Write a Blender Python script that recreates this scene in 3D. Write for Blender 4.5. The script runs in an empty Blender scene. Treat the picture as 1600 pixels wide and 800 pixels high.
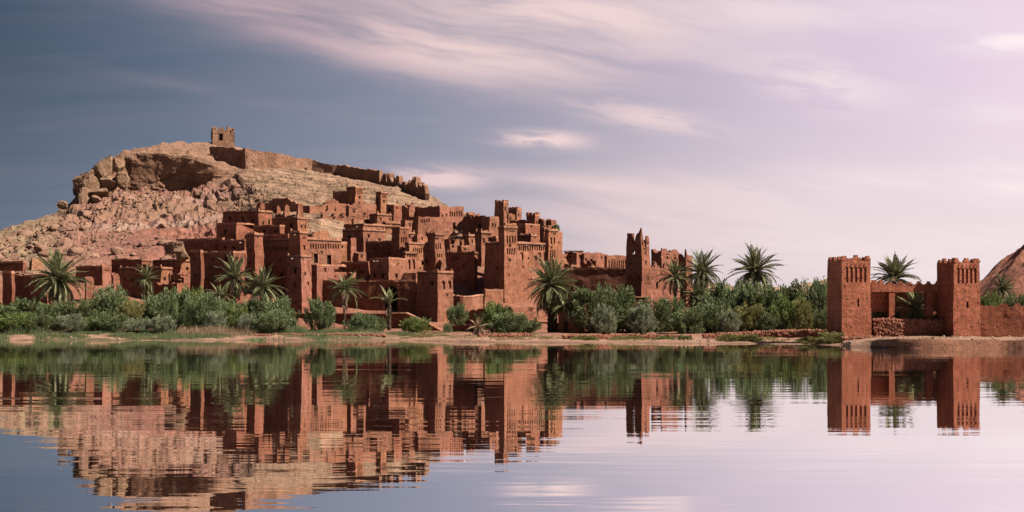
import bpy, math, random
import numpy as np
from mathutils import Vector, Matrix, Euler

random.seed(7)
rng = np.random.default_rng(7)
SC = bpy.context.scene
COL = SC.collection
R = math.radians

# ------------------------------------------------------------------ camera
F, H0, CAMZ = 2600.0, 492.0, 4.0        # focal length and horizon row in photo pixels, eye height over the lake
cam_d = bpy.data.cameras.new('camera')
cam = bpy.data.objects.new('camera', cam_d)
COL.objects.link(cam)
cam.location = (0, 0, CAMZ)
cam.rotation_euler = (R(90), 0, 0)
cam_d.sensor_width = 36
cam_d.lens = F / 1600 * 36
cam_d.shift_y = (H0 - 400) / 1600
cam_d.clip_end = 20000
SC.camera = cam

# ------------------------------------------------------------------ light
SUN_EL = 46.0
SUN_DIR = Vector((0.952 * math.cos(R(SUN_EL)), -0.306 * math.cos(R(SUN_EL)), math.sin(R(SUN_EL)))).normalized()
SUN_AZ = math.atan2(SUN_DIR.x, SUN_DIR.y)          # clockwise from +Y
sun_d = bpy.data.lights.new('sun', 'SUN')
sun_d.energy = 5.0
sun_d.angle = R(0.5)
sun_d.color = (1.0, 0.90, 0.78)
sun = bpy.data.objects.new('sun', sun_d)
COL.objects.link(sun)
sun.location = (200, -100, 200)
sun.rotation_euler = SUN_DIR.to_track_quat('Z', 'Y').to_euler()

SC.render.engine = 'CYCLES'
SC.cycles.diffuse_bounces = 1
SC.view_settings.view_transform = 'Standard'
SC.view_settings.look = 'None'
SC.view_settings.exposure = 1.45
SC.view_settings.gamma = 1.0
SC.view_settings.use_curve_mapping = False

def lin(r, g, b):
    def f(c):
        c /= 255.0
        return c / 12.92 if c <= 0.04045 else ((c + 0.055) / 1.055) ** 2.4
    return (f(r), f(g), f(b), 1.0)

class NT:
    """small helper to write node trees"""
    def __init__(s, tree):
        s.t = tree; s.n = tree.nodes; s.l = tree.links
    def node(s, typ, ins=None, **props):
        n = s.n.new(typ)
        for k, v in props.items(): setattr(n, k, v)
        for k, v in (ins or {}).items(): s.put(n.inputs[k], v)
        return n
    def put(s, sock, v):
        if isinstance(v, bpy.types.NodeSocket): s.l.new(v, sock)
        else: sock.default_value = v
    def m(s, op, a, b=None, c=None, clamp=False):
        n = s.n.new('ShaderNodeMath'); n.operation = op; n.use_clamp = clamp
        for i, v in enumerate((a, b, c)):
            if v is not None: s.put(n.inputs[i], v)
        return n.outputs[0]
    def mix(s, f, a, b, mode='MIX'):
        n = s.n.new('ShaderNodeMix'); n.data_type = 'RGBA'; n.blend_type = mode
        s.put(n.inputs[0], f); s.put(n.inputs[6], a); s.put(n.inputs[7], b)
        return n.outputs[2]
    def ramp(s, f, stops, interp='LINEAR'):
        n = s.n.new('ShaderNodeValToRGB'); n.color_ramp.interpolation = interp
        e = n.color_ramp.elements
        while len(e) < len(stops): e.new(0.5)
        for el, (p, c) in zip(e, stops): el.position = p; el.color = c
        s.put(n.inputs[0], f)
        return n.outputs[0]
    def mapr(s, v, a, b, c=0.0, d=1.0, smooth=False):
        n = s.n.new('ShaderNodeMapRange')
        if smooth: n.interpolation_type = 'SMOOTHSTEP'
        for i, x in enumerate((v, a, b, c, d)): s.put(n.inputs[i], x)
        return n.outputs[0]
    def comb(s, x, y, z):
        n = s.n.new('ShaderNodeCombineXYZ')
        for i, v in enumerate((x, y, z)): s.put(n.inputs[i], v)
        return n.outputs[0]
    def noise(s, vec, scale, detail=4, rough=0.55, dist=0.0):
        n = s.n.new('ShaderNodeTexNoise')
        s.put(n.inputs['Vector'], vec); n.inputs['Scale'].default_value = scale
        n.inputs['Detail'].default_value = detail; n.inputs['Roughness'].default_value = rough
        n.inputs['Distortion'].default_value = dist
        return n.outputs[0]

# ------------------------------------------------------------------ sky
world = bpy.data.worlds.new('World')
SC.world = world
world.use_nodes = True
W = NT(world.node_tree)
W.n.clear()
gen = W.node('ShaderNodeTexCoord').outputs['Generated']
sep = W.node('ShaderNodeSeparateXYZ', {0: gen})
dx, dy, dz = sep.outputs
az = W.m('ARCTAN2', dx, dy)                        # 0 straight ahead, + to the right
el = W.m('ARCSINE', dz)
U = W.m('MULTIPLY', W.m('TANGENT', W.m('MAXIMUM', W.m('MINIMUM', az, 1.2), -1.2)), F)
V = W.m('MULTIPLY', el, F)
azn = W.m('DIVIDE', W.m('ADD', az, math.pi), 2 * math.pi)
def azp(px): return (math.atan((px - 800) / F) + math.pi) / (2 * math.pi)
behind = lin(66, 76, 100)
top = W.ramp(azn, [(0.0, behind), (0.30, lin(46, 58, 78)), (azp(0), lin(56, 71, 92)), (azp(250), lin(82, 95, 117)),
                   (azp(600), lin(124, 128, 150)), (azp(900), lin(158, 153, 173)), (azp(1250), lin(208, 190, 210)),
                   (azp(1600), lin(236, 212, 228)), (0.62, lin(238, 222, 228)), (0.74, lin(230, 214, 220)), (1.0, behind)])
low = W.ramp(azn, [(0.0, behind), (0.30, lin(72, 84, 106)), (azp(0), lin(94, 107, 129)), (azp(250), lin(114, 124, 145)),
                   (azp(600), lin(148, 150, 170)), (azp(800), lin(168, 166, 180)), (azp(1000), lin(208, 196, 202)),
                   (azp(1300), lin(232, 216, 219)), (azp(1600), lin(238, 221, 224)), (0.62, lin(238, 222, 224)),
                   (0.74, lin(230, 214, 216)), (1.0, behind)])
base = W.mix(W.mapr(V, 60, 400, 0, 1, True), low, top)
base = W.mix(W.mapr(el, 0.22, 0.95, 0, 1, True), base, lin(58, 74, 112))      # deep blue towards the zenith
nish = W.node('ShaderNodeTexSky', sky_type='NISHITA', sun_disc=False, sun_elevation=R(SUN_EL),
              sun_rotation=SUN_AZ, air_density=1.0, dust_density=2.0)
nsc = W.mix(1.0, nish.outputs[0], (0.075, 0.075, 0.075, 1), 'MULTIPLY')
base = W.mix(0.12, base, nsc)
# long wind-drawn cirrus: streaks sampled in a sheared, stretched frame
wob = W.m('MULTIPLY', W.m('SUBTRACT', W.noise(W.comb(W.m('MULTIPLY', U, 0.004), W.m('MULTIPLY', V, 0.006), 3.0), 1.0, 2), 0.5), 34)
def rot(cu, cv, ang):
    a = R(ang); c, s_ = math.cos(a), math.sin(a)
    u = W.m('SUBTRACT', U, cu); v = W.m('ADD', W.m('SUBTRACT', V, cv), W.m('MULTIPLY', wob, 0.35))
    return (W.m('ADD', W.m('MULTIPLY', u, c), W.m('MULTIPLY', v, s_)),
            W.m('SUBTRACT', W.m('MULTIPLY', v, c), W.m('MULTIPLY', u, s_)))
st_u, st_v = rot(0, 0, -9)
streak = W.noise(W.comb(W.m('MULTIPLY', st_u, 0.0022), W.m('MULTIPLY', W.m('ADD', st_v, wob), 0.020), 1.7), 1.0, 6, 0.55, 0.25)
streak = W.mapr(streak, 0.33, 0.68, 0, 1, True)
puff = W.noise(W.comb(W.m('MULTIPLY', st_u, 0.010), W.m('MULTIPLY', st_v, 0.045), 8.3), 1.0, 5, 0.55, 0.3)
puff = W.mapr(puff, 0.36, 0.56, 0, 1, True)
def cloud(px, py, L, T, ang, op, tex, sharp=2.0):
    u, v = rot((px - 800), (H0 - py), ang)
    d = W.m('ADD', W.m('POWER', W.m('ABSOLUTE', W.m('DIVIDE', u, L)), sharp), W.m('POWER', W.m('ABSOLUTE', W.m('DIVIDE', v, T)), sharp))
    g = W.m('EXPONENT', W.m('MULTIPLY', d, -1.0))
    return W.m('MULTIPLY', W.m('MULTIPLY', g, op), W.m('ADD', W.m('MULTIPLY', tex, 0.75), 0.25))
cl = None
for args in [(560, 62, 330, 44, -11, 0.75, streak), (860, 66, 300, 60, -5, 0.75, streak), (420, 30, 230, 30, -17, 0.30, streak),
             (760, 8, 330, 26, -6, 0.45, streak), (1180, 22, 330, 36, -3, 0.65, streak), (1290, 140, 110, 34, -12, 0.6, puff),
             (1590, 84, 80, 16, 2, 0.9, puff), (852, 219, 66, 13, -4, 1.2, puff), (1010, 187, 100, 19, -10, 0.75, puff),
             (676, 279, 74, 15, -3, 1.25, puff), (1330, 294, 290, 24, -2, 0.75, streak), (900, 285, 160, 14, -6, 0.5, streak),
             (1060, 335, 300, 44, -2, 0.7, streak), (1250, 400, 420, 40, 0, 0.6, streak), (280, 143, 140, 11, -8, 0.14, streak), (1580, 290, 90, 30, 0, 0.45, puff),
             (1560, 190, 80, 20, -6, 0.25, puff)]:
    c = cloud(*args)
    cl = c if cl is None else W.m('ADD', cl, c)
# thin cirrus everywhere else in the dome
thin = W.m('MULTIPLY', W.noise(W.comb(W.m('DIVIDE', dx, W.m('ADD', W.m('ABSOLUTE', dz), 0.12)), W.m('MULTIPLY', W.m('DIVIDE', dy, W.m('ADD', W.m('ABSOLUTE', dz), 0.12)), 2.5), 0.0), 1.3, 6, 0.6, 0.5), 0.22)
cl = W.m('ADD', cl, W.m('MULTIPLY', W.m('SUBTRACT', thin, 0.09, clamp=True), 1.0), clamp=True)
ccol = W.ramp(azn, [(0.0, lin(205, 190, 196)), (azp(0), lin(180, 160, 166)), (azp(450), lin(196, 168, 174)), (azp(700), lin(226, 199, 199)), (azp(1000), lin(232, 206, 206)), (azp(1500), lin(246, 232, 234)), (1.0, lin(205, 190, 196))])
sky = W.mix(cl, base, ccol)
bg = W.node('ShaderNodeBackground', {'Color': sky, 'Strength': 0.40})
W.l.new(bg.outputs[0], W.node('ShaderNodeOutputWorld').inputs[0])

# ------------------------------------------------------------------ numpy noise
_perm = rng.permutation(512)
_val = rng.uniform(-1, 1, 512)
def vnoise(p):
    p = np.asarray(p, float)
    i = np.floor(p).astype(int); f = p - i
    f = f * f * (3 - 2 * f)
    def h(a, b, c):
        return _val[(_perm[(_perm[(a & 255)] + b) & 255] + c) & 511]
    x, y, z = i[..., 0], i[..., 1], i[..., 2]
    u, v, w = f[..., 0], f[..., 1], f[..., 2]
    def L(a, b, t): return a + (b - a) * t
    return L(L(L(h(x, y, z), h(x+1, y, z), u), L(h(x, y+1, z), h(x+1, y+1, z), u), v),
             L(L(h(x, y, z+1), h(x+1, y, z+1), u), L(h(x, y+1, z+1), h(x+1, y+1, z+1), u), v), w)
def fbm(p, o=4, g=0.5):
    p = np.asarray(p, float); s = np.zeros(p.shape[:-1]); a = 1.0
    for k in range(o):
        s += a * vnoise(p + 17.3 * k); p = p * 2.03; a *= g
    return s

def at(px, py, Y):
    return np.array([(px - 800) / F * Y, Y, CAMZ + (H0 - py) / F * Y])
def zat(py, Y): return CAMZ + (H0 - py) / F * Y
def xat(px, Y): return (px - 800) / F * Y

# ------------------------------------------------------------------ mesh helpers
class MB:
    def __init__(s): s.v = []; s.f = []; s.n = 0
    def add(s, v, f):
        v = np.asarray(v, float).reshape(-1, 3)
        s.v.append(v); s.f.extend([tuple(int(i) + s.n for i in q) for q in f]); s.n += len(v)
    def box(s, c, sx, sy, sz, rz=0.0):
        x, y, z = sx / 2, sy / 2, sz / 2
        a = np.array([[-x,-y,-z],[x,-y,-z],[x,y,-z],[-x,y,-z],[-x,-y,z],[x,-y,z],[x,y,z],[-x,y,z]])
        co, si = math.cos(rz), math.sin(rz)
        b = a.copy(); b[:, 0] = a[:, 0]*co - a[:, 1]*si; b[:, 1] = a[:, 0]*si + a[:, 1]*co
        s.add(b + np.asarray(c), [(0,3,2,1),(4,5,6,7),(0,1,5,4),(1,2,6,5),(2,3,7,6),(3,0,4,7)])
    def tube(s, pts, rad, n=7, cap=True):
        pts = [np.asarray(p, float) for p in pts]; V = []
        for i, p in enumerate(pts):
            d = pts[min(i+1, len(pts)-1)] - pts[max(i-1, 0)]; d /= np.linalg.norm(d) + 1e-9
            a = np.cross(d, [0.3, 0.9, 0.1]); a /= np.linalg.norm(a) + 1e-9; b = np.cross(d, a)
            for k in range(n):
                t = 2*math.pi*k/n; V.append(p + rad[i]*(a*math.cos(t) + b*math.sin(t)))
        f = [(i*n+k, i*n+(k+1) % n, (i+1)*n+(k+1) % n, (i+1)*n+k) for i in range(len(pts)-1) for k in range(n)]
        if cap: f += [tuple(range(n))[::-1], tuple((len(pts)-1)*n + k for k in range(n))]
        s.add(V, f)
    def mesh(s, name, smooth=False):
        me = bpy.data.meshes.new(name)
        v = np.concatenate(s.v) if s.v else np.zeros((0, 3))
        me.from_pydata(v.tolist(), [], s.f); me.update()
        if smooth: me.polygons.foreach_set('use_smooth', [True]*len(me.polygons))
        return me

def link(name, me, mat=None, parent=None, loc=None):
    o = bpy.data.objects.new(name, me); COL.objects.link(o)
    if mat is not None and me is not None:
        if not me.materials: me.materials.append(mat)
    if parent is not None:
        o.parent = parent
        o.matrix_parent_inverse = Matrix.Translation(-Vector(parent.location)) if parent.rotation_euler.z == 0 else parent.matrix_world.inverted()
    if loc is not None: o.location = loc
    return o
def tag(o, label, cat, group=None, kind=None):
    if label: o['label'] = label
    if cat: o['category'] = cat
    if group: o['group'] = group
    if kind: o['kind'] = kind
    elif cat: o['kind'] = 'thing'
    return o
def empty(name, loc, label, cat, group=None):
    o = bpy.data.objects.new(name, None); COL.objects.link(o)
    o.empty_display_size = 0.3; o.location = tuple(float(a) for a in loc)
    return tag(o, label, cat, group)

# ------------------------------------------------------------------ materials
ALB = 0.375
def alb(t, col, k=ALB): return t.mix(1.0, col, (k, k, k, 1), 'MULTIPLY')
def new_mat(name):
    m = bpy.data.materials.new(name); m.use_nodes = True
    t = NT(m.node_tree); t.n.clear()
    b = t.node('ShaderNodeBsdfPrincipled', {'Roughness': 0.92})
    b.inputs['Specular IOR Level'].default_value = 0.15
    t.l.new(b.outputs[0], t.node('ShaderNodeOutputMaterial').inputs[0])
    return m, t, b
def bump(t, b, h, strength=0.5, dist=0.1):
    n = t.node('ShaderNodeBump', {'Height': h, 'Strength': strength, 'Distance': dist})
    t.l.new(n.outputs[0], b.inputs['Normal'])

def adobe(name, c, dark=0.60, lightc=None, course=0.16):
    m, t, b = new_mat(name)
    pos = t.node('ShaderNodeNewGeometry').outputs['Position']
    sp = t.node('ShaderNodeSeparateXYZ', {0: pos})
    big = t.noise(pos, 0.22, 4, 0.6)
    mid = t.noise(pos, 1.3, 5, 0.65)
    fine = t.noise(pos, 7.0, 3, 0.7)
    # rammed-earth lifts and rain streaks belong to the wall itself
    zz = t.m('ADD', t.m('MULTIPLY', sp.outputs[2], 1.15), t.m('MULTIPLY', mid, 0.5))
    lift = t.m('POWER', t.m('ABSOLUTE', t.m('SUBTRACT', t.m('FRACT', zz), 0.5)), 0.5)
    stre = t.noise(t.comb(t.m('MULTIPLY', sp.outputs[0], 2.2), t.m('MULTIPLY', sp.outputs[1], 2.2), t.m('MULTIPLY', sp.outputs[2], 0.22)), 1.0, 4, 0.6)
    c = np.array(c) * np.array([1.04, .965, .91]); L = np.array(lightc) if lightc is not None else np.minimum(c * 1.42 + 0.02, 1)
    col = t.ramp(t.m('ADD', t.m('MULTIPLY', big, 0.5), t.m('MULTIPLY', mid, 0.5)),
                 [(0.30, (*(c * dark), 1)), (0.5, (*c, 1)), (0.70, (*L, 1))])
    v = t.m('ADD', t.m('MULTIPLY', t.mapr(stre, 0.3, 0.7, 0.80, 1.14), 1.0), t.m('MULTIPLY', t.m('SUBTRACT', lift, 0.45), course))
    v = t.m('MULTIPLY', v, t.mapr(fine, 0.28, 0.72, 0.66, 1.28))
    pits = t.mapr(t.noise(pos, 2.4, 2, 0.5), 0.30, 0.38, 0.40, 1.0)
    v = t.m('MULTIPLY', v, pits)
    # patches of newer and older plaster
    pt1 = t.mapr(t.noise(pos, .30, 3, .5, .4), .55, .58, 0, .40); pt2 = t.mapr(t.noise(t.comb(sp.outputs[1], sp.outputs[2], sp.outputs[0]), .42, 3, .5, .4), .57, .60, 0, .45)
    col = t.mix(pt1, col, (*np.minimum(c * [1.30, 1.45, 1.6], 1), 1)); col = t.mix(pt2, col, (*(c * [.62, .58, .58]), 1))
    col = t.mix(1.0, col, t.comb(v, v, v), 'MULTIPLY')
    t.put(b.inputs['Base Color'], alb(t, col))
    bump(t, b, t.m('ADD', t.m('ADD', t.m('MULTIPLY', fine, 0.6), t.m('MULTIPLY', mid, 1.4)), t.m('MULTIPLY', pits, 0.5)), 0.8, 0.16)
    return m
AD = {'a': adobe('adobe_red', (0.44, 0.172, 0.104)),
      'b': adobe('adobe_brown', (0.43, 0.190, 0.118)),
      'c': adobe('adobe_orange', (0.50, 0.220, 0.134)),
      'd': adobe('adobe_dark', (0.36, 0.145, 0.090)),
      'e': adobe('adobe_rose', (0.47, 0.20, 0.135)),
      'h': adobe('adobe_umber', (0.38, 0.150, 0.088)),
      'i': adobe('adobe_ochre', (0.50, 0.225, 0.125)),
      'g': adobe('adobe_gate', (0.52, 0.182, 0.106), 0.8, course=0.22),
      'r': adobe('ruin_stone', (0.42, 0.235, 0.155), 0.6),
      'k': adobe('ruin_brick', (0.45, 0.20, 0.125), 0.55),
      'p': adobe('pale_mud', (0.60, 0.33, 0.20), 0.7)}
COPE = adobe('coping_mud', (0.62, 0.30, 0.19), 0.7)

def simple(name, c, rough=0.9, var=0.35, scale=3.0):
    m, t, b = new_mat(name)
    pos = t.node('ShaderNodeTexCoord').outputs['Object']
    n = t.mapr(t.noise(pos, scale, 4, 0.6), 0.25, 0.75, 1 - var, 1 + var)
    t.put(b.inputs['Base Color'], alb(t, t.mix(1.0, (*c, 1), t.comb(n, n, n), 'MULTIPLY')))
    b.inputs['Roughness'].default_value = rough
    return m
DARK = simple('dark_backing', (0.035, 0.018, 0.013))  # near-black backing panel set into windows and doors
WOOD = simple('weathered_wood', (0.13, 0.065, 0.04))
WHITE = simple('whitewash', (0.72, 0.62, 0.52), var=0.1)

def stone_mat(name, c1, c2, c3):
    m, t, b = new_mat(name)
    pos = t.node('ShaderNodeNewGeometry').outputs['Position']
    n = t.m('ADD', t.m('MULTIPLY', t.noise(pos, 0.45, 5, 0.6), 0.55), t.m('MULTIPLY', t.noise(pos, 2.6, 4, 0.7), 0.45))
    oi = t.node('ShaderNodeNewGeometry').outputs['Random Per Island']
    col = t.ramp(n, [(0.32, (*c1, 1)), (0.5, (*c2, 1)), (0.68, (*c3, 1))])
    g = t.mapr(oi, 0, 1, 0.72, 1.25)
    t.put(b.inputs['Base Color'], alb(t, t.mix(1.0, col, t.comb(g, g, g), 'MULTIPLY')))
    bump(t, b, t.noise(pos, 3.0, 6, 0.7), 0.9, 0.25)
    return m
ROCK = stone_mat('cliff_rock', (0.26, 0.135, 0.085), (0.44, 0.26, 0.16), (0.60, 0.40, 0.25))
TALUS = stone_mat('talus_rock', (0.25, 0.13, 0.09), (0.42, 0.235, 0.16), (0.56, 0.355, 0.245))
REDST = stone_mat('red_stone', (0.30, 0.10, 0.06), (0.50, 0.20, 0.125), (0.64, 0.32, 0.21))
# ------------------------------------------------------------------ terrain
def shore_y(px):
    row = np.interp(px, [-700, 0, 600, 700, 760, 900, 1200, 1310, 1330, 1400, 1600, 2300],
                    [532.5, 532.5, 531.5, 534, 535, 536, 537.5, 539, 542, 543.5, 545, 547])
    return CAMZ * F / (row - H0)
# rows 6..11 of the hill: (photo row, distance) per column
HC = {
 -700: [(440,330),(425,350),(408,385),(398,410),(390,432),(385,452)],
 -300: [(440,330),(422,348),(400,385),(388,412),(380,436),(376,456)],
 0:   [(440,325),(418,345),(396,382),(384,405),(372,435),(364,460)],
 60:  [(440,325),(415,345),(388,382),(368,418),(352,445),(343,465)],
 108: [(440,325),(412,345),(375,388),(345,428),(330,450),(320,470)],
 150: [(440,325),(410,345),(365,396),(313,466),(270,470),(254,492)],
 200: [(442,325),(408,345),(356,404),(299,477),(241,476),(237,500)],
 250: [(442,325),(406,345),(352,404),(297,478),(241,476),(224,515)],
 300: [(444,325),(404,345),(352,400),(294,478),(247,476),(222,535)],
 335: [(446,325),(402,345),(352,395),(284,478),(259,477),(223,545)],
 366: [(446,326),(395,345),(354,391),(277,479),(269,482),(229,548)],
 400: [(446,328),(388,346),(347,384),(300,440),(262,497),(236,550)],
 450: [(448,328),(388,346),(334,384),(303,430),(270,490),(248,548)],
 500: [(450,328),(388,346),(338,380),(312,420),(279,480),(260,545)],
 540: [(450,328),(392,346),(354,381),(320,414),(284,473),(267,541)],
 560: [(450,328),(392,346),(358,381),(322,412),(287,470),(270,540)],
 620: [(450,328),(394,346),(360,381),(334,406),(302,450),(284,520)],
 668: [(452,328),(402,346),(386,386),(347,403),(320,430),(305,480)],
 700: [(455,328),(406,346),(388,387),(350,401),(332,420),(325,445)],
 745: [(458,330),(398,346),(372,362),(349,385),(343,400),(339,420)],
 830: [(472,328),(420,343),(386,358),(364,372),(360,381),(358,390)],
 880: [(477,328),(434,345),(426,355),(422,365),(421,375),(420,385)],
 1000:[(482,330),(452,345),(444,355),(441,365),(440,375),(440,385)],
 1080:[(488,330),(484,345),(482,360),(480,375),(479,390),(478,405)],
 1200:[(490,330),(488,345),(487,360),(486,375),(485,390),(484,405)],
 2300:[(491,330),(490,345),(490,360),(489,375),(489,390),(489,405)]}
ck = sorted(HC)
pxs = np.unique(np.concatenate([np.linspace(-700, -120, 60), np.linspace(-120, 900, 640), np.linspace(900, 1700, 240), np.linspace(1700, 2300, 30)]))
npx = len(pxs)
def smooth1(a, k):
    ker = np.hanning(k + 2)[1:-1]; ker /= ker.sum()
    return np.convolve(np.pad(a, k // 2, mode='edge'), ker, 'valid')[:len(a)]
rowsY, rowsZ = [], []
ysh = shore_y(pxs)
bank = np.interp(pxs, [-700, 1290, 1330, 1380, 2300], [0.30, 0.30, 0.45, 0.95, 1.0])
rowsY += [ysh - 16, ysh - 0.5, ysh + np.interp(pxs, [-700, 1300, 1380, 2300], [5, 6, 0.35, 0.35]),
          np.interp(pxs, [-700, 1000, 1350, 2300], [276, 272, 262, 262]), np.full(npx, 299.0), np.full(npx, 307.0)]
rowsZ += [np.full(npx, -1.6), np.full(npx, -0.03), bank, np.interp(pxs, [-700, 700, 1000, 1350, 2300], [1.0, .9, .8, .95, 1.0]),
          np.interp(pxs, [-700, 1000, 1300, 2300], [1.5, 1.4, 1.3, 1.2]), np.interp(pxs, [-700, 640, 800, 1000, 1200, 2300], [3.6, 3.7, 3.5, 3.0, 2.0, 1.6])]
for r in range(6):
    yy = np.interp(pxs, ck, [HC[k][r][1] for k in ck])
    py = np.interp(pxs, ck, [HC[k][r][0] for k in ck])
    if r in (0, 1): yy, py = smooth1(yy, 9), smooth1(py, 9)
    rowsY.append(yy); rowsZ.append(zat(py, yy))
rowsY.append(rowsY[-1] + 45); rowsZ.append(rowsZ[-1] * 0.72)
rowsY.append(rowsY[-1] + 150); rowsZ.append(np.full(npx, 0.2))
seg = [3, 4, 14, 8, 7, 10, 16, 34, 56, 34, 44, 12, 6]
amps = [0.02, 0.02, 0.10, 0.12, 0.15, 0.25, 0.45, 0.8, 1.15, 1.5, 0.95, 0.8, 0.8, 0.3]
GY, GZ, GA, GR = [], [], [], []
for i, n in enumerate(seg):
    for k in range(n):
        t = k / n
        GY.append(rowsY[i]*(1-t) + rowsY[i+1]*t); GZ.append(rowsZ[i]*(1-t) + rowsZ[i+1]*t)
        GA.append(amps[i]*(1-t) + amps[i+1]*t); GR.append(i + t)
GY.append(rowsY[-1]); GZ.append(rowsZ[-1]); GA.append(amps[-1]); GR.append(len(seg))
GY, GZ, GA, GR = np.array(GY), np.array(GZ), np.array(GA), np.array(GR)
GX = (pxs[None, :] - 800) / F * GY
PT = np.stack([GX, GY, GZ], -1)
du = np.gradient(PT, axis=1); dv = np.gradient(PT, axis=0)
NR = np.cross(du, dv); NR /= np.linalg.norm(NR, axis=-1, keepdims=True) + 1e-9
hillw = 1 / (1 + np.exp((pxs - 900) / 30.0))[None, :]
amp = GA[:, None] * np.where(GR[:, None] > 5, 0.15 + 0.85 * hillw, 1.0)
d = 1.5 * fbm(PT * 0.045, 3) + 0.9 * fbm(PT * np.array([.16, .16, .3]) + 5, 4, 0.6) 
rid = 1 - np.abs(fbm(PT * 0.11 + 40, 4, 0.55)) * 1.6
d = d * 0.85 + 1.0 * (rid - 0.4) + 0.32 * fbm(PT * 0.55 + 9, 3, 0.65)
strat = np.clip((pxs - 340) / 60, 0, 1)[None, :] * np.clip((GR[:, None] - 7.3) / 0.5, 0, 1)
dip = np.stack([PT[..., 0] * .06, PT[..., 1] * .06, (PT[..., 2] + .17 * PT[..., 0]) * .42], -1)
d = d * (1 - .62 * strat) + strat * .75 * fbm(dip + 13, 4, .6)
# bedding ledges on the upper right flank, dipping to the right
sc = (PT[..., 2] + 0.17 * PT[..., 0] + 2.6 * fbm(PT * 0.045 + 77, 4)) / 2.3
fr = sc - np.floor(sc)
ledge = np.where(fr < 0.75, fr / 0.75, (1 - fr) / 0.25)
wl = np.clip((pxs - 330) / 60, 0, 1)[None, :] * np.clip((GR[:, None] - 7.3) / 0.5, 0, 1) * np.clip((12 - GR[:, None]), 0, 1)
cl_w = np.clip(1 - np.abs(GR[:, None] - 9.5) / 0.62, 0, 1) * np.clip((pxs - 130) / 30, 0, 1)[None, :] * np.clip((372 - pxs) / 20, 0, 1)[None, :]
d = d * (1 - 0.45 * cl_w)
lowgate = np.clip((GR[:, None] - 7.6) / 1.0, 0, 1)
d = np.where((GR[:, None] > 5) & (GR[:, None] < 8.6), np.minimum(d, 0.15 + 2 * lowgate) - .15, d)
d = d * (1 - .8 * np.clip((pxs - 200) / 12, 0, 1)[None, :] * cl_w)
gul = np.clip((pxs - 130) / 40, 0, 1)[None, :] * np.clip((345 - pxs) / 40, 0, 1)[None, :] * np.clip(1 - np.abs(GR[:, None] - 8.45) / .6, 0, 1)
d = d + gul * 1.3 * (1 - 2 * np.abs(fbm(PT * np.array([.33, .05, .05]) + 3, 3)))
PT2 = PT + NR * (amp * d)[..., None]
PT2 += NR * (wl * (ledge - 0.5) * 1.1)[..., None]
# blocky joints in the cliff face
blk = vnoise(np.floor(PT * np.array([0.11, 0.11, 0.09]) + 0.4 * vnoise(PT * 0.3)[..., None]))
PT2[..., 1] -= cl_w * blk * 0.8
# shore: break the waterline
jag = (GR[:, None] < 3.2) & (GR[:, None] > 0.5)
PT2[..., 1] += np.where(jag, 2.2 * fbm(PT * np.array([0.12, .05, 0]) + 3, 3), 0)
PT2[..., 2] += np.where((GR[:, None] > 1.2) & (GR[:, None] < 3), 0.12 * fbm(PT * np.array([.5, .25, 0]), 3), 0)
ng = len(GR)
idx = np.arange(ng * npx).reshape(ng, npx)
quads = np.stack([idx[:-1, :-1], idx[:-1, 1:], idx[1:, 1:], idx[1:, :-1]], -1).reshape(-1, 4)
me = bpy.data.meshes.new('hill')
me.from_pydata(PT2.reshape(-1, 3).tolist(), [], quads.tolist()); me.update()
# colour of the ground by zone: sand at the shore, red earth, pink clay, tan strata, brown cliff
def sstep(a, b, x): t = np.clip((x - a) / (b - a), 0, 1); return t * t * (3 - 2 * t)
PXg = np.broadcast_to(pxs[None, :], (ng, npx)); RR = np.broadcast_to(GR[:, None], (ng, npx))
n1 = fbm(PT * 0.035 + 3, 4); n2 = fbm(PT * 0.2 + 31, 3)
def C(*c): return np.array(c)
colr = np.zeros((ng, npx, 3)) + C(.41, .23, .15)
red = C(.47, .20, .125); pink = C(.47, .225, .165); tan = C(.54, .335, .215); sand = C(.60, .35, .235); brown = C(.36, .185, .115); olive = C(.44, .33, .20)
def blend(w, c):
    global colr
    colr = colr * (1 - w[..., None]) + c * w[..., None]
blend(sstep(-.4, .3, n2 + 0.3) * sstep(150, 20, PXg) * .7, olive)
blend(sstep(0, -120, PXg) * .6, C(.36, .18, .14))
blend(sstep(.45, -.3, n1 + 0.55 * (RR - 8.4)) * sstep(40, 170, PXg) * sstep(470, 390, PXg) * .9, pink)
blend(sstep(.3, -.3, n1 + 1.1 * (RR - 7.9)) * sstep(150, 280, PXg) * sstep(470, 390, PXg) * .75, C(.47, .185, .125))
blend(sstep(6.9, 6.2, RR + .3 * n2), red)
blend(sstep(350, 420, PXg) * sstep(7.2, 7.6, RR) * sstep(760, 700, PXg), tan)
blend(sstep(690, 730, PXg) * sstep(7.0, 7.2, RR) * sstep(800, 770, PXg) * .9, tan)
bz = PT[..., 2] + 1.6 * fbm(PT * .05 + 61, 3)
lay = sstep(.55, .95, np.sin(bz * .55)) * sstep(90, 190, PXg) * sstep(430, 340, PXg) * sstep(7.0, 7.5, RR) * sstep(9.05, 8.95, RR)
blend(lay * .6, C(.58, .40, .31))
blend(sstep(.4, .9, np.sin(bz * .31 + 2)) * sstep(90, 190, PXg) * sstep(430, 340, PXg) * sstep(7.0, 7.5, RR) * sstep(9.05, 8.95, RR) * .6, C(.40, .17, .135))
blend(cl_w * 0.9, brown)
blend(sstep(4.2, 3.4, RR), C(.50, .25, .165))
blend(sstep(3.0, 2.3, RR + .25 * n2), sand)
blend(sstep(3.6, 3.0, RR) * sstep(1.1, 1.5, RR) * sstep(640, 560, PXg) * sstep(-.15, .2, n2 + .15), C(.17, .17, .075))
blend(sstep(1.55, 1.25, RR + .15 * n2) * .8, C(.30, .17, .115))
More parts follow.
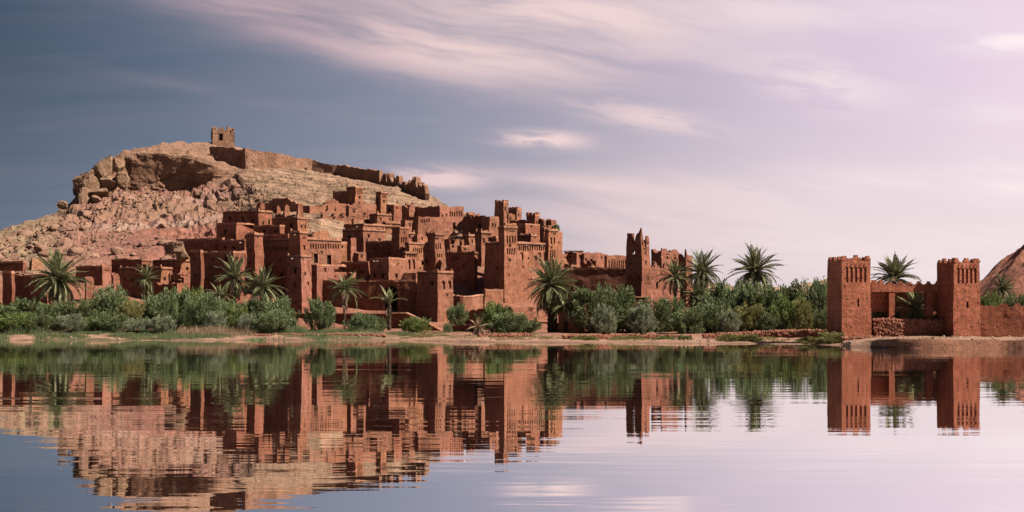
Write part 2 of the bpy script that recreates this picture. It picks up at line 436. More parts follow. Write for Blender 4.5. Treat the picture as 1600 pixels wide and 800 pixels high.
blend(sstep(1340, 1400, PXg) * sstep(2.06, 1.98, RR), C(.34, .15, .09))  # cut side of the right ledge: its shade painted in as dark mud brown
attr = me.color_attributes.new('ground_tint', 'FLOAT_COLOR', 'POINT')
attr.data.foreach_set('color', np.concatenate([colr, np.ones((ng, npx, 1))], -1).ravel())
sattr = me.attributes.new('strata', 'FLOAT', 'POINT')
sattr.data.foreach_set('value', np.clip(wl * (1 - cl_w), 0, 1).ravel())
def ground_mat(name, use_attr=True, c=(.5, .3, .2), scale=1.0, spots=False):
    m, t, b = new_mat(name)
    pos = t.node('ShaderNodeNewGeometry').outputs['Position']
    basec = t.node('ShaderNodeAttribute', attribute_name='ground_tint').outputs['Color'] if use_attr else (*c, 1)
    a = t.noise(pos, 0.35 * scale, 6, 0.65); f_ = t.noise(pos, 1.9 * scale, 6, 0.75); g = t.noise(pos, 0.9 * scale, 3, 0.6)
    v = t.m('MULTIPLY', t.mapr(a, 0.3, 0.7, 0.74, 1.25), t.mapr(f_, 0.3, 0.7, 0.62, 1.30))
    v = t.m('MULTIPLY', v, t.mapr(g, 0.30, 0.38, 0.62, 1.0))
    col = t.mix(1.0, basec, t.comb(v, v, v), 'MULTIPLY')
    if use_attr:      # thin limestone beds, dipping to the right, on the upper flank
        sp3 = t.node('ShaderNodeSeparateXYZ', {0: pos}); sw = t.node('ShaderNodeAttribute', attribute_name='strata').outputs['Fac']
        bed_ = t.noise(t.comb(t.m('MULTIPLY', sp3.outputs[0], .10), t.m('MULTIPLY', sp3.outputs[1], .10), t.m('MULTIPLY', t.m('ADD', sp3.outputs[2], t.m('MULTIPLY', sp3.outputs[0], .17)), 1.15)), 1.0, 6, .66, .6)
        bv = t.mapr(bed_, .36, .60, .42, 1.18)
        col = t.mix(sw, col, t.mix(1.0, col, t.comb(bv, bv, bv), 'MULTIPLY'))
        a = t.m('ADD', a, t.m('MULTIPLY', t.m('MULTIPLY', bed_, sw), 2.0))
    if spots:
        vor = t.node('ShaderNodeTexVoronoi', {'Vector': pos, 'Scale': 0.16})
        s = t.mapr(vor.outputs['Distance'], 0.14, 0.22, 0.75, 0.0)
        col = t.mix(s, col, (0.09, 0.07, 0.04, 1))
    t.put(b.inputs['Base Color'], alb(t, col))
    bump(t, b, t.m('ADD', t.m('MULTIPLY', f_, 1.0), t.m('MULTIPLY', a, 1.5)), 0.9, 0.35 / scale)
    return m
GROUND = ground_mat('rocky_ground')
hill = link('hill', me, GROUND); tag(hill, 'rocky hill with tan strata, pink clay slopes and sandy shore', None, kind='structure')

# quick terrain lookup for things that must stand on the ground
_flat = PT2[:, :, :]
def ground_z(x, y):
    px = 800 + x / y * F
    j = int(np.clip(np.searchsorted(pxs, px), 1, npx - 1))
    ycol = _flat[:, j, 1]; zcol = _flat[:, j, 2]
    o = np.argsort(ycol, kind='stable')
    return float(np.interp(y, ycol[o], zcol[o]))

# plain reaching to the horizon behind the hill
pb = MB()
xs = np.linspace(-6000, 6000, 41); ys = np.concatenate([np.linspace(300, 900, 16), np.linspace(1000, 9000, 20)])
g = np.array([[(x, y, 0.05 + max(0, (y - 420)) * 0.0006) for x in xs] for y in ys])
ii = np.arange(len(ys) * len(xs)).reshape(len(ys), len(xs))
pb.add(g.reshape(-1, 3), np.stack([ii[:-1, :-1], ii[:-1, 1:], ii[1:, 1:], ii[1:, :-1]], -1).reshape(-1, 4))
tag(link('plain', pb.mesh('plain'), ground_mat('plain_earth', False, (.55, .33, .22), 0.2)), 'flat reddish plain behind the village', None, kind='structure')
bed = MB(); bed.add([(-3000, -800, -2.2), (3000, -800, -2.2), (3000, 420, -2.2), (-3000, 420, -2.2)], [(0, 1, 2, 3)])
tag(link('lake_bed', bed.mesh('lake_bed'), ground_mat('silt', False, (.20, .13, .09), 0.3)), 'silty bed under the lake', None, kind='structure')

def mound(name, label, px, py_top, Y, rx, ry, c, spots, seed, prof=1.0, scale=0.3):
    n = 150
    u = np.linspace(-1, 1, n); gx, gy = np.meshgrid(u, u)
    r = np.clip(np.sqrt(gx**2 + gy**2), 0, 1)
    hz = zat(py_top, Y)
    prf = np.clip(1 - r**prof, 0, 1) if prof != 2 else 0.5 * (1 + np.cos(np.pi * r))
    x0 = xat(px, Y)
    p = np.stack([x0 + gx * rx, Y + gy * ry, prf * hz], -1)
    a = np.stack([np.arctan2(gy, gx) * 3, r * 2, 0 * r + seed], -1)
    p[..., 2] += prf * hz * (0.10 * fbm(np.stack([gx * 4, gy * 4, 0 * gx + seed], -1), 5, .55) + 0.05 * fbm(a * 2, 3)) - 0.6
    ii = np.arange(n * n).reshape(n, n)
    b = MB(); b.add(p.reshape(-1, 3), np.stack([ii[:-1, :-1], ii[:-1, 1:], ii[1:, 1:], ii[1:, :-1]], -1).reshape(-1, 4))
    o = link(name, b.mesh(name, True), ground_mat(name + '_earth', False, c, scale, spots))
    return tag(o, label, None, kind='structure')
mound('red_hill', 'red conical hill behind the gate wall at the right', 1690, 320, 620, 58, 76, (.70, .29, .19), True, 5, 1.0, 0.35)
mound('sand_hill', 'low tan hills far behind the palms', 1310, 439, 1100, 120, 160, (.62, .40, .26), False, 8, 2, 0.12)
mound('sand_hill', 'low sandy rise far behind the middle palms', 1105, 441, 1250, 120, 180, (.66, .44, .29), False, 9, 2, 0.12)
mound('sand_hill', 'low sandy ridge far behind the bushes', 1190, 449, 1500, 220, 240, (.64, .42, .28), False, 10, 2, 0.12)

# ------------------------------------------------------------------ water
wb = MB(); wb.add([(-900, -500, 0), (900, -500, 0), (900, 300, 0), (-900, 300, 0)], [(0, 1, 2, 3)])
wm, t, b = new_mat('lake_water')
t.n.remove(b)
pos = t.node('ShaderNodeNewGeometry').outputs['Position']
sp = t.node('ShaderNodeSeparateXYZ', {0: pos})
def wv(sx, sy, det, seed, rough=0.5):
    return t.noise(t.comb(t.m('MULTIPLY', sp.outputs[0], sx), t.m('MULTIPLY', sp.outputs[1], sy), seed), 1.0, det, rough)
h = t.m('ADD', t.m('ADD', t.m('MULTIPLY', wv(0.10, 0.55, 2, 0.0), 0.0075), t.m('MULTIPLY', wv(0.45, 2.2, 2, 4.0), 0.0010)),
        t.m('MULTIPLY', wv(0.022, 0.10, 2, 9.0), 0.034))
# calmer and rougher patches
h = t.m('MULTIPLY', h, t.mapr(wv(0.006, 0.03, 2, 2.0), 0.35, 0.65, 0.55, 1.15))
bp = t.node('ShaderNodeBump', {'Height': h, 'Strength': 1.0, 'Distance': 1.0})
gl = t.node('ShaderNodeBsdfGlossy', {'Color': (1.0, 0.985, 0.98, 1), 'Roughness': 0.0, 'Normal': bp.outputs[0]})
df = t.node('ShaderNodeBsdfDiffuse', {'Color': (0.035, 0.03, 0.03, 1)})
mx = t.node('ShaderNodeMixShader', {0: 0.985, 1: df.outputs[0], 2: gl.outputs[0]})
t.l.new(mx.outputs[0], [n for n in t.n if n.type == 'OUTPUT_MATERIAL'][0].inputs[0])
tag(link('water', wb.mesh('water'), wm), 'calm mirror-like lake reflecting the village', None, kind='structure')
# ------------------------------------------------------------------ mud-brick buildings
def wobble(p, a):
    q = np.asarray(p, float)
    o = np.stack([fbm(q * 0.33 + 11, 3), fbm(q * 0.33 + 57, 3), 0.35 * fbm(q * 0.33 + 91, 2)], -1) * a
    return q + o + np.stack([vnoise(q * 1.7 + 5), vnoise(q * 1.7 + 23), 0 * q[..., 0]], -1) * a * 0.35

class Plan:
    """a rectangular mud building: near corner C, right face along r, left face along l"""
    def __init__(s, C, phi, wR, wL, z0, z1, taper=0.03, zbot=None):
        s.C = np.array(C[:2], float); a = R(phi)
        s.r = np.array([math.cos(a), math.sin(a)]); s.l = np.array([-math.sin(a), math.cos(a)])
        s.wR, s.wL, s.z0, s.z1, s.taper = wR, wL, z0, z1, taper
        s.zbot = z0 - 5 if zbot is None else zbot
        s.cen = s.C + s.r * wR / 2 + s.l * wL / 2
    def pt(s, face, u, z, off=0.0, inset=0.0):
        """point on face 'R','L','BR','BL' at distance u from its first corner, height z, pushed outward by off"""
        C, r, l = s.C, s.r, s.l
        if face == 'R': a, d, n, L = C, r, -l, s.wR
        elif face == 'L': a, d, n, L = C, l, -r, s.wL
        elif face == 'BR': a, d, n, L = C + l * s.wL, r, l, s.wR
        else: a, d, n, L = C + r * s.wR, l, r, s.wL
        u = np.asarray(u, float); z = np.asarray(z, float)
        if inset: u = inset + u * (L - 2 * inset) / L
        p = a + d * u[..., None] + n * (np.asarray(off, float)[..., None] - inset)
        t = (z - s.z0) / max(s.z1 - s.z0, .1) * s.taper
        p = s.cen + (p - s.cen) * (1 - np.clip(t, -0.08, 1))[..., None]
        return np.concatenate([p, z[..., None]], -1)
    def len(s, face): return s.wR if face in ('R', 'BR') else s.wL

def grid_quads(nu, nv, mask=None, flip=False):
    i = np.arange(nu * nv).reshape(nv, nu)
    q = np.stack([i[:-1, :-1], i[:-1, 1:], i[1:, 1:], i[1:, :-1]], -1)
    q = q[mask] if mask is not None else q.reshape(-1, 4)
    return q[:, ::-1] if flip else q

def lin_s(a, b, st): return np.linspace(a, b, max(2, int(math.ceil((b - a) / st)) + 1))

def walls(P, holes, ragged=0.0, step=0.75, amp=0.10, thick=0.5, back_drop=0.0, rag_f=0.8, topfun=None):
    """outer skin with real openings, wall thickness at the top, inner skin and roof deck"""
    b = MB(); roof_z = P.z1 - max(0.7, ragged * 1.1 + 0.4) - back_drop
    for face in ('R', 'L', 'BR', 'BL'):
        vis = face in ('R', 'L')
        L = P.len(face); st = step if vis else step * 2
        hs = [h for h in holes if h['face'] == face]
        us = lin_s(0, L, st if not ragged else min(st, 0.45)); vs = lin_s(P.zbot, P.z1, st)
        for h in hs:
            us = us[(us < h['u0'] - .04) | (us > h['u1'] + .04)]; vs = vs[(vs < h['v0'] - .04) | (vs > h['v1'] + .04)]
        us = np.unique(np.concatenate([us, [0, L], *[[h['u0'], h['u1']] for h in hs]]))
        vs = np.unique(np.concatenate([vs, [P.zbot, P.z1], *[[h['v0'], h['v1']] for h in hs]]))
        uu, vv = np.meshgrid(us, vs)
        off = np.zeros(len(us))
        if ragged:
            w = P.pt(face, us, np.full(len(us), P.z1))
            n = fbm(w * rag_f + 3, 3, .6); off -= ragged * np.clip(0.45 + 0.75 * np.round(n * 3) / 3, 0, 1)
        else:
            w = P.pt(face, us, np.full(len(us), P.z1)); off += 0.22 * fbm(w * 0.5, 3)
        if topfun is not None: off += topfun(face, us / L)
        if not vis: off -= back_drop
        zz = vv.copy()
        wgt = np.clip((vv - (P.z1 - (2.0 + ragged))) / (2.0 + ragged), 0, 1)
        zz = vv + wgt * off[None, :]
        g = wobble(P.pt(face, uu, zz), amp)
        uc = (us[:-1] + us[1:]) / 2; vc = (vs[:-1] + vs[1:]) / 2
        mk = np.ones((len(vs)-1, len(us)-1), bool)
        for h in hs:
            mk &= ~(((uc > h['u0']) & (uc < h['u1']))[None, :] & ((vc > h['v0']) & (vc < h['v1']))[:, None])
        flip = face in ('L', 'BR')
        b.add(g, grid_quads(len(us), len(vs), mk, flip))
        # wall head and inner skin
        top = g[-1]; inn = P.pt(face, us, zz[-1], 0, thick); low = P.pt(face, us, np.full(len(us), roof_z), 0, thick)
        if any(h['kind'] == 'o' for h in hs): b.add(np.stack([top, inn]), grid_quads(len(us), 2, None, flip))
        else: b.add(np.stack([top, inn, low]), grid_quads(len(us), 3, None, flip))
        for h in hs:                                   # reveals, arch spandrels
            dep = h['depth']
            def wp(u, z, o): return P.pt(face, np.array(u, float), np.array(z, float), np.array(o, float))
            prof = [(h['u0'], h['v0']), (h['u1'], h['v0']), (h['u1'], h['v1']), (h['u0'], h['v1'])]
            if h.get('arch'):
                rr = (h['u1'] - h['u0']) / 2; cu = h['u0'] + rr; cz = h['v1'] - min(rr * 1.15, (h['v1'] - h['v0']) * .6); rz = h['v1'] - cz
                arc = [(cu + rr * math.cos(a), cz + rz * math.sin(a)) for a in np.linspace(0, math.pi, 9)]
                prof = [(h['u0'], h['v0']), (h['u1'], h['v0'])] + arc
                for c_, part in (((h['u1'], h['v1']), arc[:5]), ((h['u0'], h['v1']), arc[4:])):
                    pts = [c_] + part
                    b.add(wobble(wp([p[0] for p in pts], [p[1] for p in pts], [0.01] * len(pts)), amp), [tuple(range(len(pts)))])
            n = len(prof); a = [p[0] for p in prof]; z = [p[1] for p in prof]
            o1 = wobble(wp(a, z, [0.0] * n), amp); o2 = wobble(wp(a, z, [0.0] * n), amp)
            nrm = np.append(-(P.l if face == 'R' else P.r) if vis else (P.l if face == 'BR' else P.r), 0)
            o2 = o2 - nrm * dep
            b.add(np.concatenate([o1, o2]), [(k, (k+1) % n, n + (k+1) % n, n + k) for k in range(n)])
            h['back'] = [tuple(q) for q in o2 + nrm * 0.015]
    c4 = [P.pt('R', np.array(0.), np.array(roof_z)), P.pt('R', np.array(P.wR), np.array(roof_z)), P.pt('BR', np.array(P.wR), np.array(roof_z)), P.pt('BR', np.array(0.), np.array(roof_z))]
    ce = sum(c4) / 4
    b.add([ce + (p - ce) * 0.985 for p in c4], [(0, 1, 2, 3)])
    return b

def ring(P, z0, z1, out, thick, amp, step=0.8, rag=0.0):
    """a band round the top of the building (coping or eave)"""
    b = MB()
    for face in ('R', 'L', 'BR', 'BL'):
        L = P.len(face); us = lin_s(-0.0, L, step)
        f = (us / L * (L + 2 * out) - out)
        n = len(us)
        zt = np.full(n, z1) + rag * fbm(P.pt(face, us, np.full(n, z1)) * 0.9 + 7, 3)
        sec = [P.pt(face, f, np.full(n, z0), np.full(n, out)), P.pt(face, f, zt, np.full(n, out)),
               P.pt(face, f, zt, np.full(n, -thick)), P.pt(face, f, np.full(n, z0), np.full(n, -thick))]
        v = wobble(np.stack(sec), amp)
        i = np.arange(4 * n).reshape(4, n); q = []
        for k in range(4):
            j = (k + 1) % 4
            q += [(i[k, m], i[k, m+1], i[j, m+1], i[j, m]) for m in range(n - 1)]
        q += [tuple(i[:, 0]), tuple(i[::-1, -1])]
        if face in ('R', 'BL'): q = [t[::-1] for t in q]
        b.add(v, q)
    return b

def plan_px(xl, xc, xr, yt, yb, Y, phi, taper, wL=None, wR=None):
    a = R(phi); X = xat(xc, Y); co, si = math.cos(a), math.sin(a)
    uR, uL = (xr - 800) / F, (xl - 800) / F
    if wR is None: wR = (uR * Y - X) / (co - uR * si)
    if wL is None: wL = (X - uL * Y) / (si + uL * co)
    return Plan((X, Y), phi, max(wR, .6), max(wL, .6), zat(yb, Y), zat(yt, Y), taper)
def face_u(P, face, px):
    u = (px - 800) / F; X, Y = P.C; d = P.r if face == 'R' else P.l
    return (u * Y - X) / (d[0] - u * d[1])
def hole(P, face, px, py, pw, ph, kind):
    a, c = face_u(P, face, px - pw / 2), face_u(P, face, px + pw / 2)
    u0, u1 = sorted((a, c)); um = (u0 + u1) / 2
    Yp = P.C[1] + um * (P.r if face == 'R' else P.l)[1]
    L = P.len(face)
    # holes are given where the photo shows them: undo the taper
    v1, v0 = zat(py - ph / 2, Yp), zat(py + ph / 2, Yp)
    t = np.clip(((v0 + v1) / 2 - P.z0) / max(P.z1 - P.z0, .1) * P.taper, 0, 1)
    u0, u1 = L / 2 + (u0 - L / 2) / (1 - t), L / 2 + (u1 - L / 2) / (1 - t)
    u0, u1 = max(u0, 0.12), min(u1, L - 0.12); v1 = min(v1, P.z1 - 0.25)
    if u1 - u0 < 0.15 or v1 - v0 < 0.15: return None
    return dict(face=face, u0=u0, u1=u1, v0=v0, v1=v1, kind=kind, arch=kind in 'aA',
                depth={'w': .45, 'n': .28, 'd': .6, 'f': .5, 'o': .5, 'a': .9, 'A': .35}[kind])

def house(label, xl, xc, xr, yt, yb, Y, phi=48, taper=0.03, ragged=0.0, eave=False, cope=True, win=(), rows=(), mat='a',
          name='mud_house', cat='house', group=None, merlon=None, back_drop=0.0, wL=None, wR=None, rag_f=0.8, spouts=0, step=0.75, amp=0.17, topfun=None, dmat=None):
    P = plan_px(xl, xc, xr, yt, yb, Y, phi, taper, wL, wR)
    hs = [hole(P, *w) for w in win]
    for (f, x0, x1, y0, y1, n) in rows:
        w = (x1 - x0) / n
        hs += [hole(P, f, x0 + w * (k + .5), (y0 + y1) / 2 + (0), w * 0.55, y1 - y0, 'n') for k in range(n)]
    hs = [h for h in hs if h]
    # drop openings that overlap on one face
    keep = []
    for h in hs:
        if all(h['face'] != k['face'] or h['u1'] < k['u0'] - .05 or h['u0'] > k['u1'] + .05 or h['v1'] < k['v0'] - .05 or h['v0'] > k['v1'] + .05 for k in keep): keep.append(h)
    root = empty(name, (P.cen[0], P.cen[1], P.z0), label, cat, group)
    m = AD[random.choice('aaehi') if mat == 'a' else random.choice('bbe') if mat == 'b' else random.choice('cci') if mat == 'c' else mat]
    link('wall', walls(P, keep, ragged, step, amp, back_drop=back_drop, rag_f=rag_f, topfun=topfun).mesh('wall'), m, root)
    for h in keep:
        if h['kind'] == 'o': continue
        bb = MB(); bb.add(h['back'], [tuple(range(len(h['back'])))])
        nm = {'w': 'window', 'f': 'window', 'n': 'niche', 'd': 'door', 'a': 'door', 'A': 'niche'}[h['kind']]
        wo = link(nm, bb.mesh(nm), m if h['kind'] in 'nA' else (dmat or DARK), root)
        if h['kind'] in 'wdf' and h['u1'] - h['u0'] > .34:       # timber lintel over the opening
            um = (h['u0'] + h['u1']) / 2; dd = P.r if h['face'] == 'R' else P.l; lb_ = MB()
            c_ = wobble(P.pt(h['face'], np.array(um), np.array(h['v1'] + .07), np.array(.0)), .17)
            lb_.box(c_, (h['u1'] - h['u0']) + .3, .16, .13, math.atan2(dd[1], dd[0]))
            link('lintel', lb_.mesh('lintel'), WOOD, wo)
        if h['kind'] == 'f':                                      # whitewashed surround
            dd = P.r if h['face'] == 'R' else P.l; lb_ = MB()
            for uu in (h['u0'] - .09, h['u1'] + .09):
                c_ = wobble(P.pt(h['face'], np.array(uu), np.array((h['v0'] + h['v1']) / 2), np.array(.0)), .17)
                lb_.box(c_, .15, .14, h['v1'] - h['v0'], math.atan2(dd[1], dd[0]))
            link('frame', lb_.mesh('frame'), COPE, wo)
    if not ragged and cope:
        link('coping', ring(P, P.z1 - 0.25, P.z1 + 0.15, 0.05, 0.42, 0.17, rag=0.16).mesh('coping'), COPE, root)
    if eave:
        link('eave', ring(P, P.z1 - 0.34, P.z1 - 0.20, 0.17, 0.05, 0.08).mesh('eave'), WOOD, root)
    if merlon: merlons(P, root, m, *merlon)
    if eave and name != 'ruined_house':                           # mud horns on the roof corners
        for f_, u_ in (('R', .22), ('R', P.wR - .22), ('L', P.wL - .22)):
            if random.random() < .3: continue
            p_ = P.pt(f_, np.array(float(u_)), np.array(P.z1 + .1), np.array(-.2)); hb = MB(); hh = random.uniform(.35, .7)
            hb.tube([p_, p_ + [0, 0, hh * .5], p_ + [random.uniform(-.08, .08), 0, hh]], [.2, .15, .05], 5); link('roof_horn', hb.mesh('roof_horn'), COPE, root)
    for k in range(spouts):
        f = random.choice('LR'); u = random.uniform(.15, .85) * P.len(f)
        p0 = P.pt(f, np.array(u), np.array(P.z1 - .5)); p1 = P.pt(f, np.array(u), np.array(P.z1 - .62), np.array(0.75))
        bb = MB(); bb.tube([p0, p1], [.09, .08], 5); link('rain_spout', bb.mesh('rain_spout'), WHITE, root)
    return P, root

_mer = {}
def merlons(P, root, m, per, w, h, steps=2, faces=('R', 'L', 'BR', 'BL')):
    """stepped battlements, each its own piece"""
    key = (round(w, 2), round(h, 2), steps)
    if key not in _mer:
        b = MB(); z = 0
        for s in range(steps):
            ww = w * (1 - s * 0.42); hh = h / steps * (1.0 if s == 0 else 1.1)
            b.box((0, 0, z + hh / 2), ww, 0.42 - 0.02 * s, hh); z += hh - .004
        v = np.concatenate(b.v); b.v = [wobble(v * 1.0, 0.04)]
        _mer[key] = b.mesh('merlon')
        _mer[key].materials.append(m)
    for f in faces:
        L = P.len(f); n = max(1, int(round(L / per)))
        for k in range(n + 1):
            u = np.clip(k / n * L, w * .40, L - w * .40)
            if f in ('BR', 'BL') and k in (0, n): continue
            p = P.pt(f, np.array(float(u)), np.array(P.z1 - 0.06), np.array(-0.24))
            d = P.r if f in ('R', 'BR') else P.l
            o = link('merlon', _mer[key], None, root)
            o.matrix_basis = Matrix.Translation(Vector(p)) @ Matrix.Rotation(math.atan2(d[1], d[0]) + random.uniform(-.06, .06), 4, 'Z') @ Matrix.Diagonal((random.uniform(.85, 1.1), 1, random.uniform(.68, 1.12), 1))

def poly_wall(label, pts, thick=0.6, ragged=0.4, mat='a', name='mud_wall', cat='wall', group=None, cope=False, step=0.6, amp=0.10, deep=4.0, rag_f=0.8):
    """free-standing wall along (px, top row, bottom row, distance) points"""
    W_ = [(at(p[0], p[1], p[3]), zat(p[2], p[3])) for p in pts]
    xy = np.array([w[0][:2] for w in W_]); L = np.concatenate([[0], np.cumsum(np.linalg.norm(np.diff(xy, axis=0), axis=1))])
    us = np.unique(np.concatenate([lin_s(0, L[-1], 0.4 if ragged else step), L]))
    X = np.interp(us, L, xy[:, 0]); Yv = np.interp(us, L, xy[:, 1])
    zt = np.interp(us, L, [w[0][2] for w in W_]); zb = np.interp(us, L, [w[1] for w in W_]) - deep
    if ragged: zt = zt - ragged * np.clip(.4 + .8 * np.round(3 * fbm(np.stack([X, Yv, zt * 0], -1) * rag_f + 2, 3, .6)) / 3, 0, 1)
    d = np.gradient(np.stack([X, Yv], -1), axis=0); d /= np.linalg.norm(d, axis=1, keepdims=True)
    nrm = np.stack([d[:, 1], -d[:, 0]], -1)
    nv = max(3, int((zt - zb).max() / step)); t = np.linspace(0, 1, nv)
    def skin(o):
        return np.stack([np.stack([X + nrm[:, 0] * o * (1.25 - .25 * s), Yv + nrm[:, 1] * o * (1.25 - .25 * s), zb + (zt - zb) * s], -1) for s in t])
    f_, bk = wobble(skin(thick / 2), amp), wobble(skin(-thick / 2), amp)
    b = MB(); n = len(us)
    b.add(f_, grid_quads(n, nv)); b.add(bk, grid_quads(n, nv, None, True)); b.add(np.stack([f_[-1], bk[-1]]), grid_quads(n, 2))
    for k in (0, -1):
        b.add(np.stack([f_[:, k], bk[:, k]]), grid_quads(nv, 2, None, k == 0))
    c = xy.mean(0)
    root = empty(name, (c[0], c[1], float(np.mean(zb)) + deep), label, cat, group)
    link('wall', b.mesh('wall'), AD[mat], root)
    if cope:
        cb = MB(); o = thick / 2 + 0.06
        sec = [np.stack([X + nrm[:, 0] * s, Yv + nrm[:, 1] * s, zt + z], -1) for s, z in ((o, 0), (o * .8, .2), (-o * .8, .2), (-o, 0))]
        v = wobble(np.stack(sec), .06); i = np.arange(4 * n).reshape(4, n); q = []
        for k in range(4): q += [(i[k, m], i[k, m+1], i[(k+1) % 4, m+1], i[(k+1) % 4, m]) for m in range(n - 1)]
        q += [tuple(i[:, 0]), tuple(i[::-1, -1])]
        cb.add(v, [x for x in q]); link('coping', cb.mesh('coping'), COPE, root)
    return root
# ------------------------------------------------------------------ the village, front to back
GH = 'adobe houses of the hill village'; GT = 'adobe towers of the hill village'; GW = 'mud walls of the village'; GRU = 'ruins on the upper slope'
def H(label, *a, **k):
    k.setdefault('group', GH); return house(label, *a, **k)
def T(label, *a, **k):
    k.setdefault('group', GT); k.setdefault('name', 'mud_tower'); k.setdefault('cat', 'tower'); return house(label, *a, **k)

# -- front centre-left kasbah
T('tall front tower with dark shaded side, left of the thin palm', 447, 472, 487, 399, 480, 306, 58, 0.05, eave=True, spouts=2,
  win=[('L', 461, 423, 5, 8, 'w'), ('L', 461, 445, 3, 6, 'w'), ('R', 478, 428, 2, 4, 'w'), ('R', 482, 443, 2, 4, 'w'), ('L', 452, 436, 2, 3, 'w')])
T('square tower rising from the main kasbah block, just above the tall front tower', 452, 469, 482, 362, 402, 318, 55, 0.05, eave=True, spouts=1,
  win=[('R', 476, 387, 3, 6, 'w'), ('R', 476, 372, 4, 2, 'n')])
H('main kasbah block with two tall windows and a row of niches under its roof', 401, 471, 534, 372, 474, 321, 50, 0.02, eave=True, mat='b',
  win=[('R', 493.5, 404, 7, 14, 'f'), ('R', 514, 406, 7, 14, 'f'), ('L', 411, 392, 2.5, 8, 'n'), ('L', 440, 430, 5, 5, 'w'), ('L', 421, 431, 5, 5, 'w'), ('L', 437, 408, 2.5, 3, 'w'), ('L', 416, 415, 2, 2, 'w'), ('R', 504, 395, 2, 2.5, 'w')],
  rows=[('R', 485, 531, 381, 389, 12), ('L', 405, 450, 385, 391, 12)])
T('slim tower at the left end of the main kasbah block', 385, 398, 412, 365, 428, 323, 55, 0.04, eave=True, win=[('L', 391, 392, 2.5, 3.5, 'w'), ('R', 404, 371, 2, 2.5, 'w'), ('L', 389, 412, 2, 3, 'w')])
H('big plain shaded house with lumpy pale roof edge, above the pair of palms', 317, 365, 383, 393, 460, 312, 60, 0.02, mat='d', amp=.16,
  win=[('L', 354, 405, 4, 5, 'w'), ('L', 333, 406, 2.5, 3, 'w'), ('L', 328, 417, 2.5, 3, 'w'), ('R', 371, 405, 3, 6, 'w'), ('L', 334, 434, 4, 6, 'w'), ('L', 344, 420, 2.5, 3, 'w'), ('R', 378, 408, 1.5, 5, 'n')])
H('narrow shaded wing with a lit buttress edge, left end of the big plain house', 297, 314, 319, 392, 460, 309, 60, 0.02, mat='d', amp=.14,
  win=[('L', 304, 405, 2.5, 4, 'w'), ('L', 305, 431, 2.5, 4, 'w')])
H('low terrace house with a small window beside the tall front tower', 486, 495, 541, 414, 447, 314, 42, 0.02, spouts=1, mat='b', win=[('R', 508, 422, 3, 5, 'w'), ('R', 524, 431, 2, 3, 'w'), ('L', 490, 430, 2, 4, 'w')], topfun=lambda f, s: (np.where(s > .52, -1.3, 0) if f == 'R' else 0 * s))
H('long low house with the dark arched doorway behind the slim palm', 498, 650, 653, 438, 492, 309, 72, 0.01, mat='a', amp=.14,
  win=[('L', 611, 466, 20, 40, 'a'), ('L', 582, 452, 2.5, 3, 'w'), ('L', 541, 463, 2.5, 3, 'w'), ('L', 573, 464, 3, 4, 'w')], topfun=lambda f, s: (np.where(s < .14, 1.3, 0) if f == 'L' else 0 * s))
H('corner house with two arched niches on its bright side, above the sandy ramp', 650, 684, 710, 424, 500, 303, 47, 0.07, mat='b', eave=True, amp=.14,
  win=[('L', 660, 443, 4, 7, 'n'), ('L', 674, 443, 5, 6, 'w'), ('R', 694, 445, 6, 14, 'A'), ('R', 704, 444, 5, 13, 'A'), ('R', 700, 461, 2, 3, 'w')])
H('two storey house with two windows, set over the long low house', 577, 608, 634, 403, 443, 319, 52, 0.02, spouts=2, mat='b', win=[('L', 585, 431, 4, 5, 'w'), ('L', 598, 431, 4, 6, 'w'), ('R', 620, 431, 4, 6, 'w'), ('R', 622, 413, 2, 2, 'w')])
H('long reddish shaded wall house between the main block and the two storey house', 533, 577, 580, 410, 436, 326, 64, 0.01, win=[('L', 565, 425, 3, 4, 'w'), ('L', 545, 427, 3, 4, 'w')])
H('little roof hut with pale top on the long low house', 541, 548, 556, 427, 440, 326, 45, 0.02, mat='p', win=[('L', 545, 433, 3, 4, 'w')])
H('smaller roof hut beside the palm top on the long low house', 563, 569, 577, 432, 441, 324, 45, 0.02, mat='p', win=[('L', 567, 436, 3, 3, 'w')])

# -- second rank, centre
H('shaded house with a bright buttress edge in the middle of the slope', 535, 568, 603, 358, 405, 346, 50, 0.02, eave=True, mat='b',
  win=[('R', 577, 369, 3, 5, 'w'), ('R', 574, 375, 2, 3, 'w'), ('R', 594, 375, 3, 3, 'w'), ('L', 546, 371, 5, 4, 'w')])
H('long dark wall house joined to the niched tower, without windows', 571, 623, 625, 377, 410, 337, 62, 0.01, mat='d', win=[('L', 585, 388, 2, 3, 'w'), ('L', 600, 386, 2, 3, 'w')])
T('lit tower with two rows of niches in the middle of the village', 611, 624, 638, 355, 400, 334, 50, 0.05, eave=True, rows=[('R', 626, 636, 370, 379, 3), ('R', 626, 636, 387, 396, 3)], win=[('R', 631, 363, 2, 2, 'w')])
H('bright house with a row of dark niches right of the niched tower', 632, 638, 677, 379, 428, 333, 42, 0.02, eave=True, mat='c', spouts=1,
  rows=[('R', 644, 673, 388, 395, 9)], win=[('R', 660, 411, 4, 6, 'w'), ('R', 667, 409, 4, 5, 'w'), ('R', 657, 419, 2, 3, 'w')])
H('small porch house with two tall arched niches in the village centre', 629, 634, 652, 394, 430, 327, 42, 0.02, eave=True, mat='c', win=[('R', 640, 413, 4, 15, 'A'), ('R', 647, 413, 4, 15, 'A')], rows=[('R', 636, 650, 397, 402, 4)])
T('tapering decorated tower right of the bright house, over the arched corner house', 666, 680, 697, 365, 432, 334.5, 48, 0.14, eave=True, mat='b',
  rows=[('R', 681, 692, 380, 389, 3), ('R', 682, 692, 396, 402, 3)], win=[('R', 687, 409, 3, 5, 'w'), ('R', 688, 419, 2, 3, 'w'), ('R', 684, 373, 6, 2, 'n')])
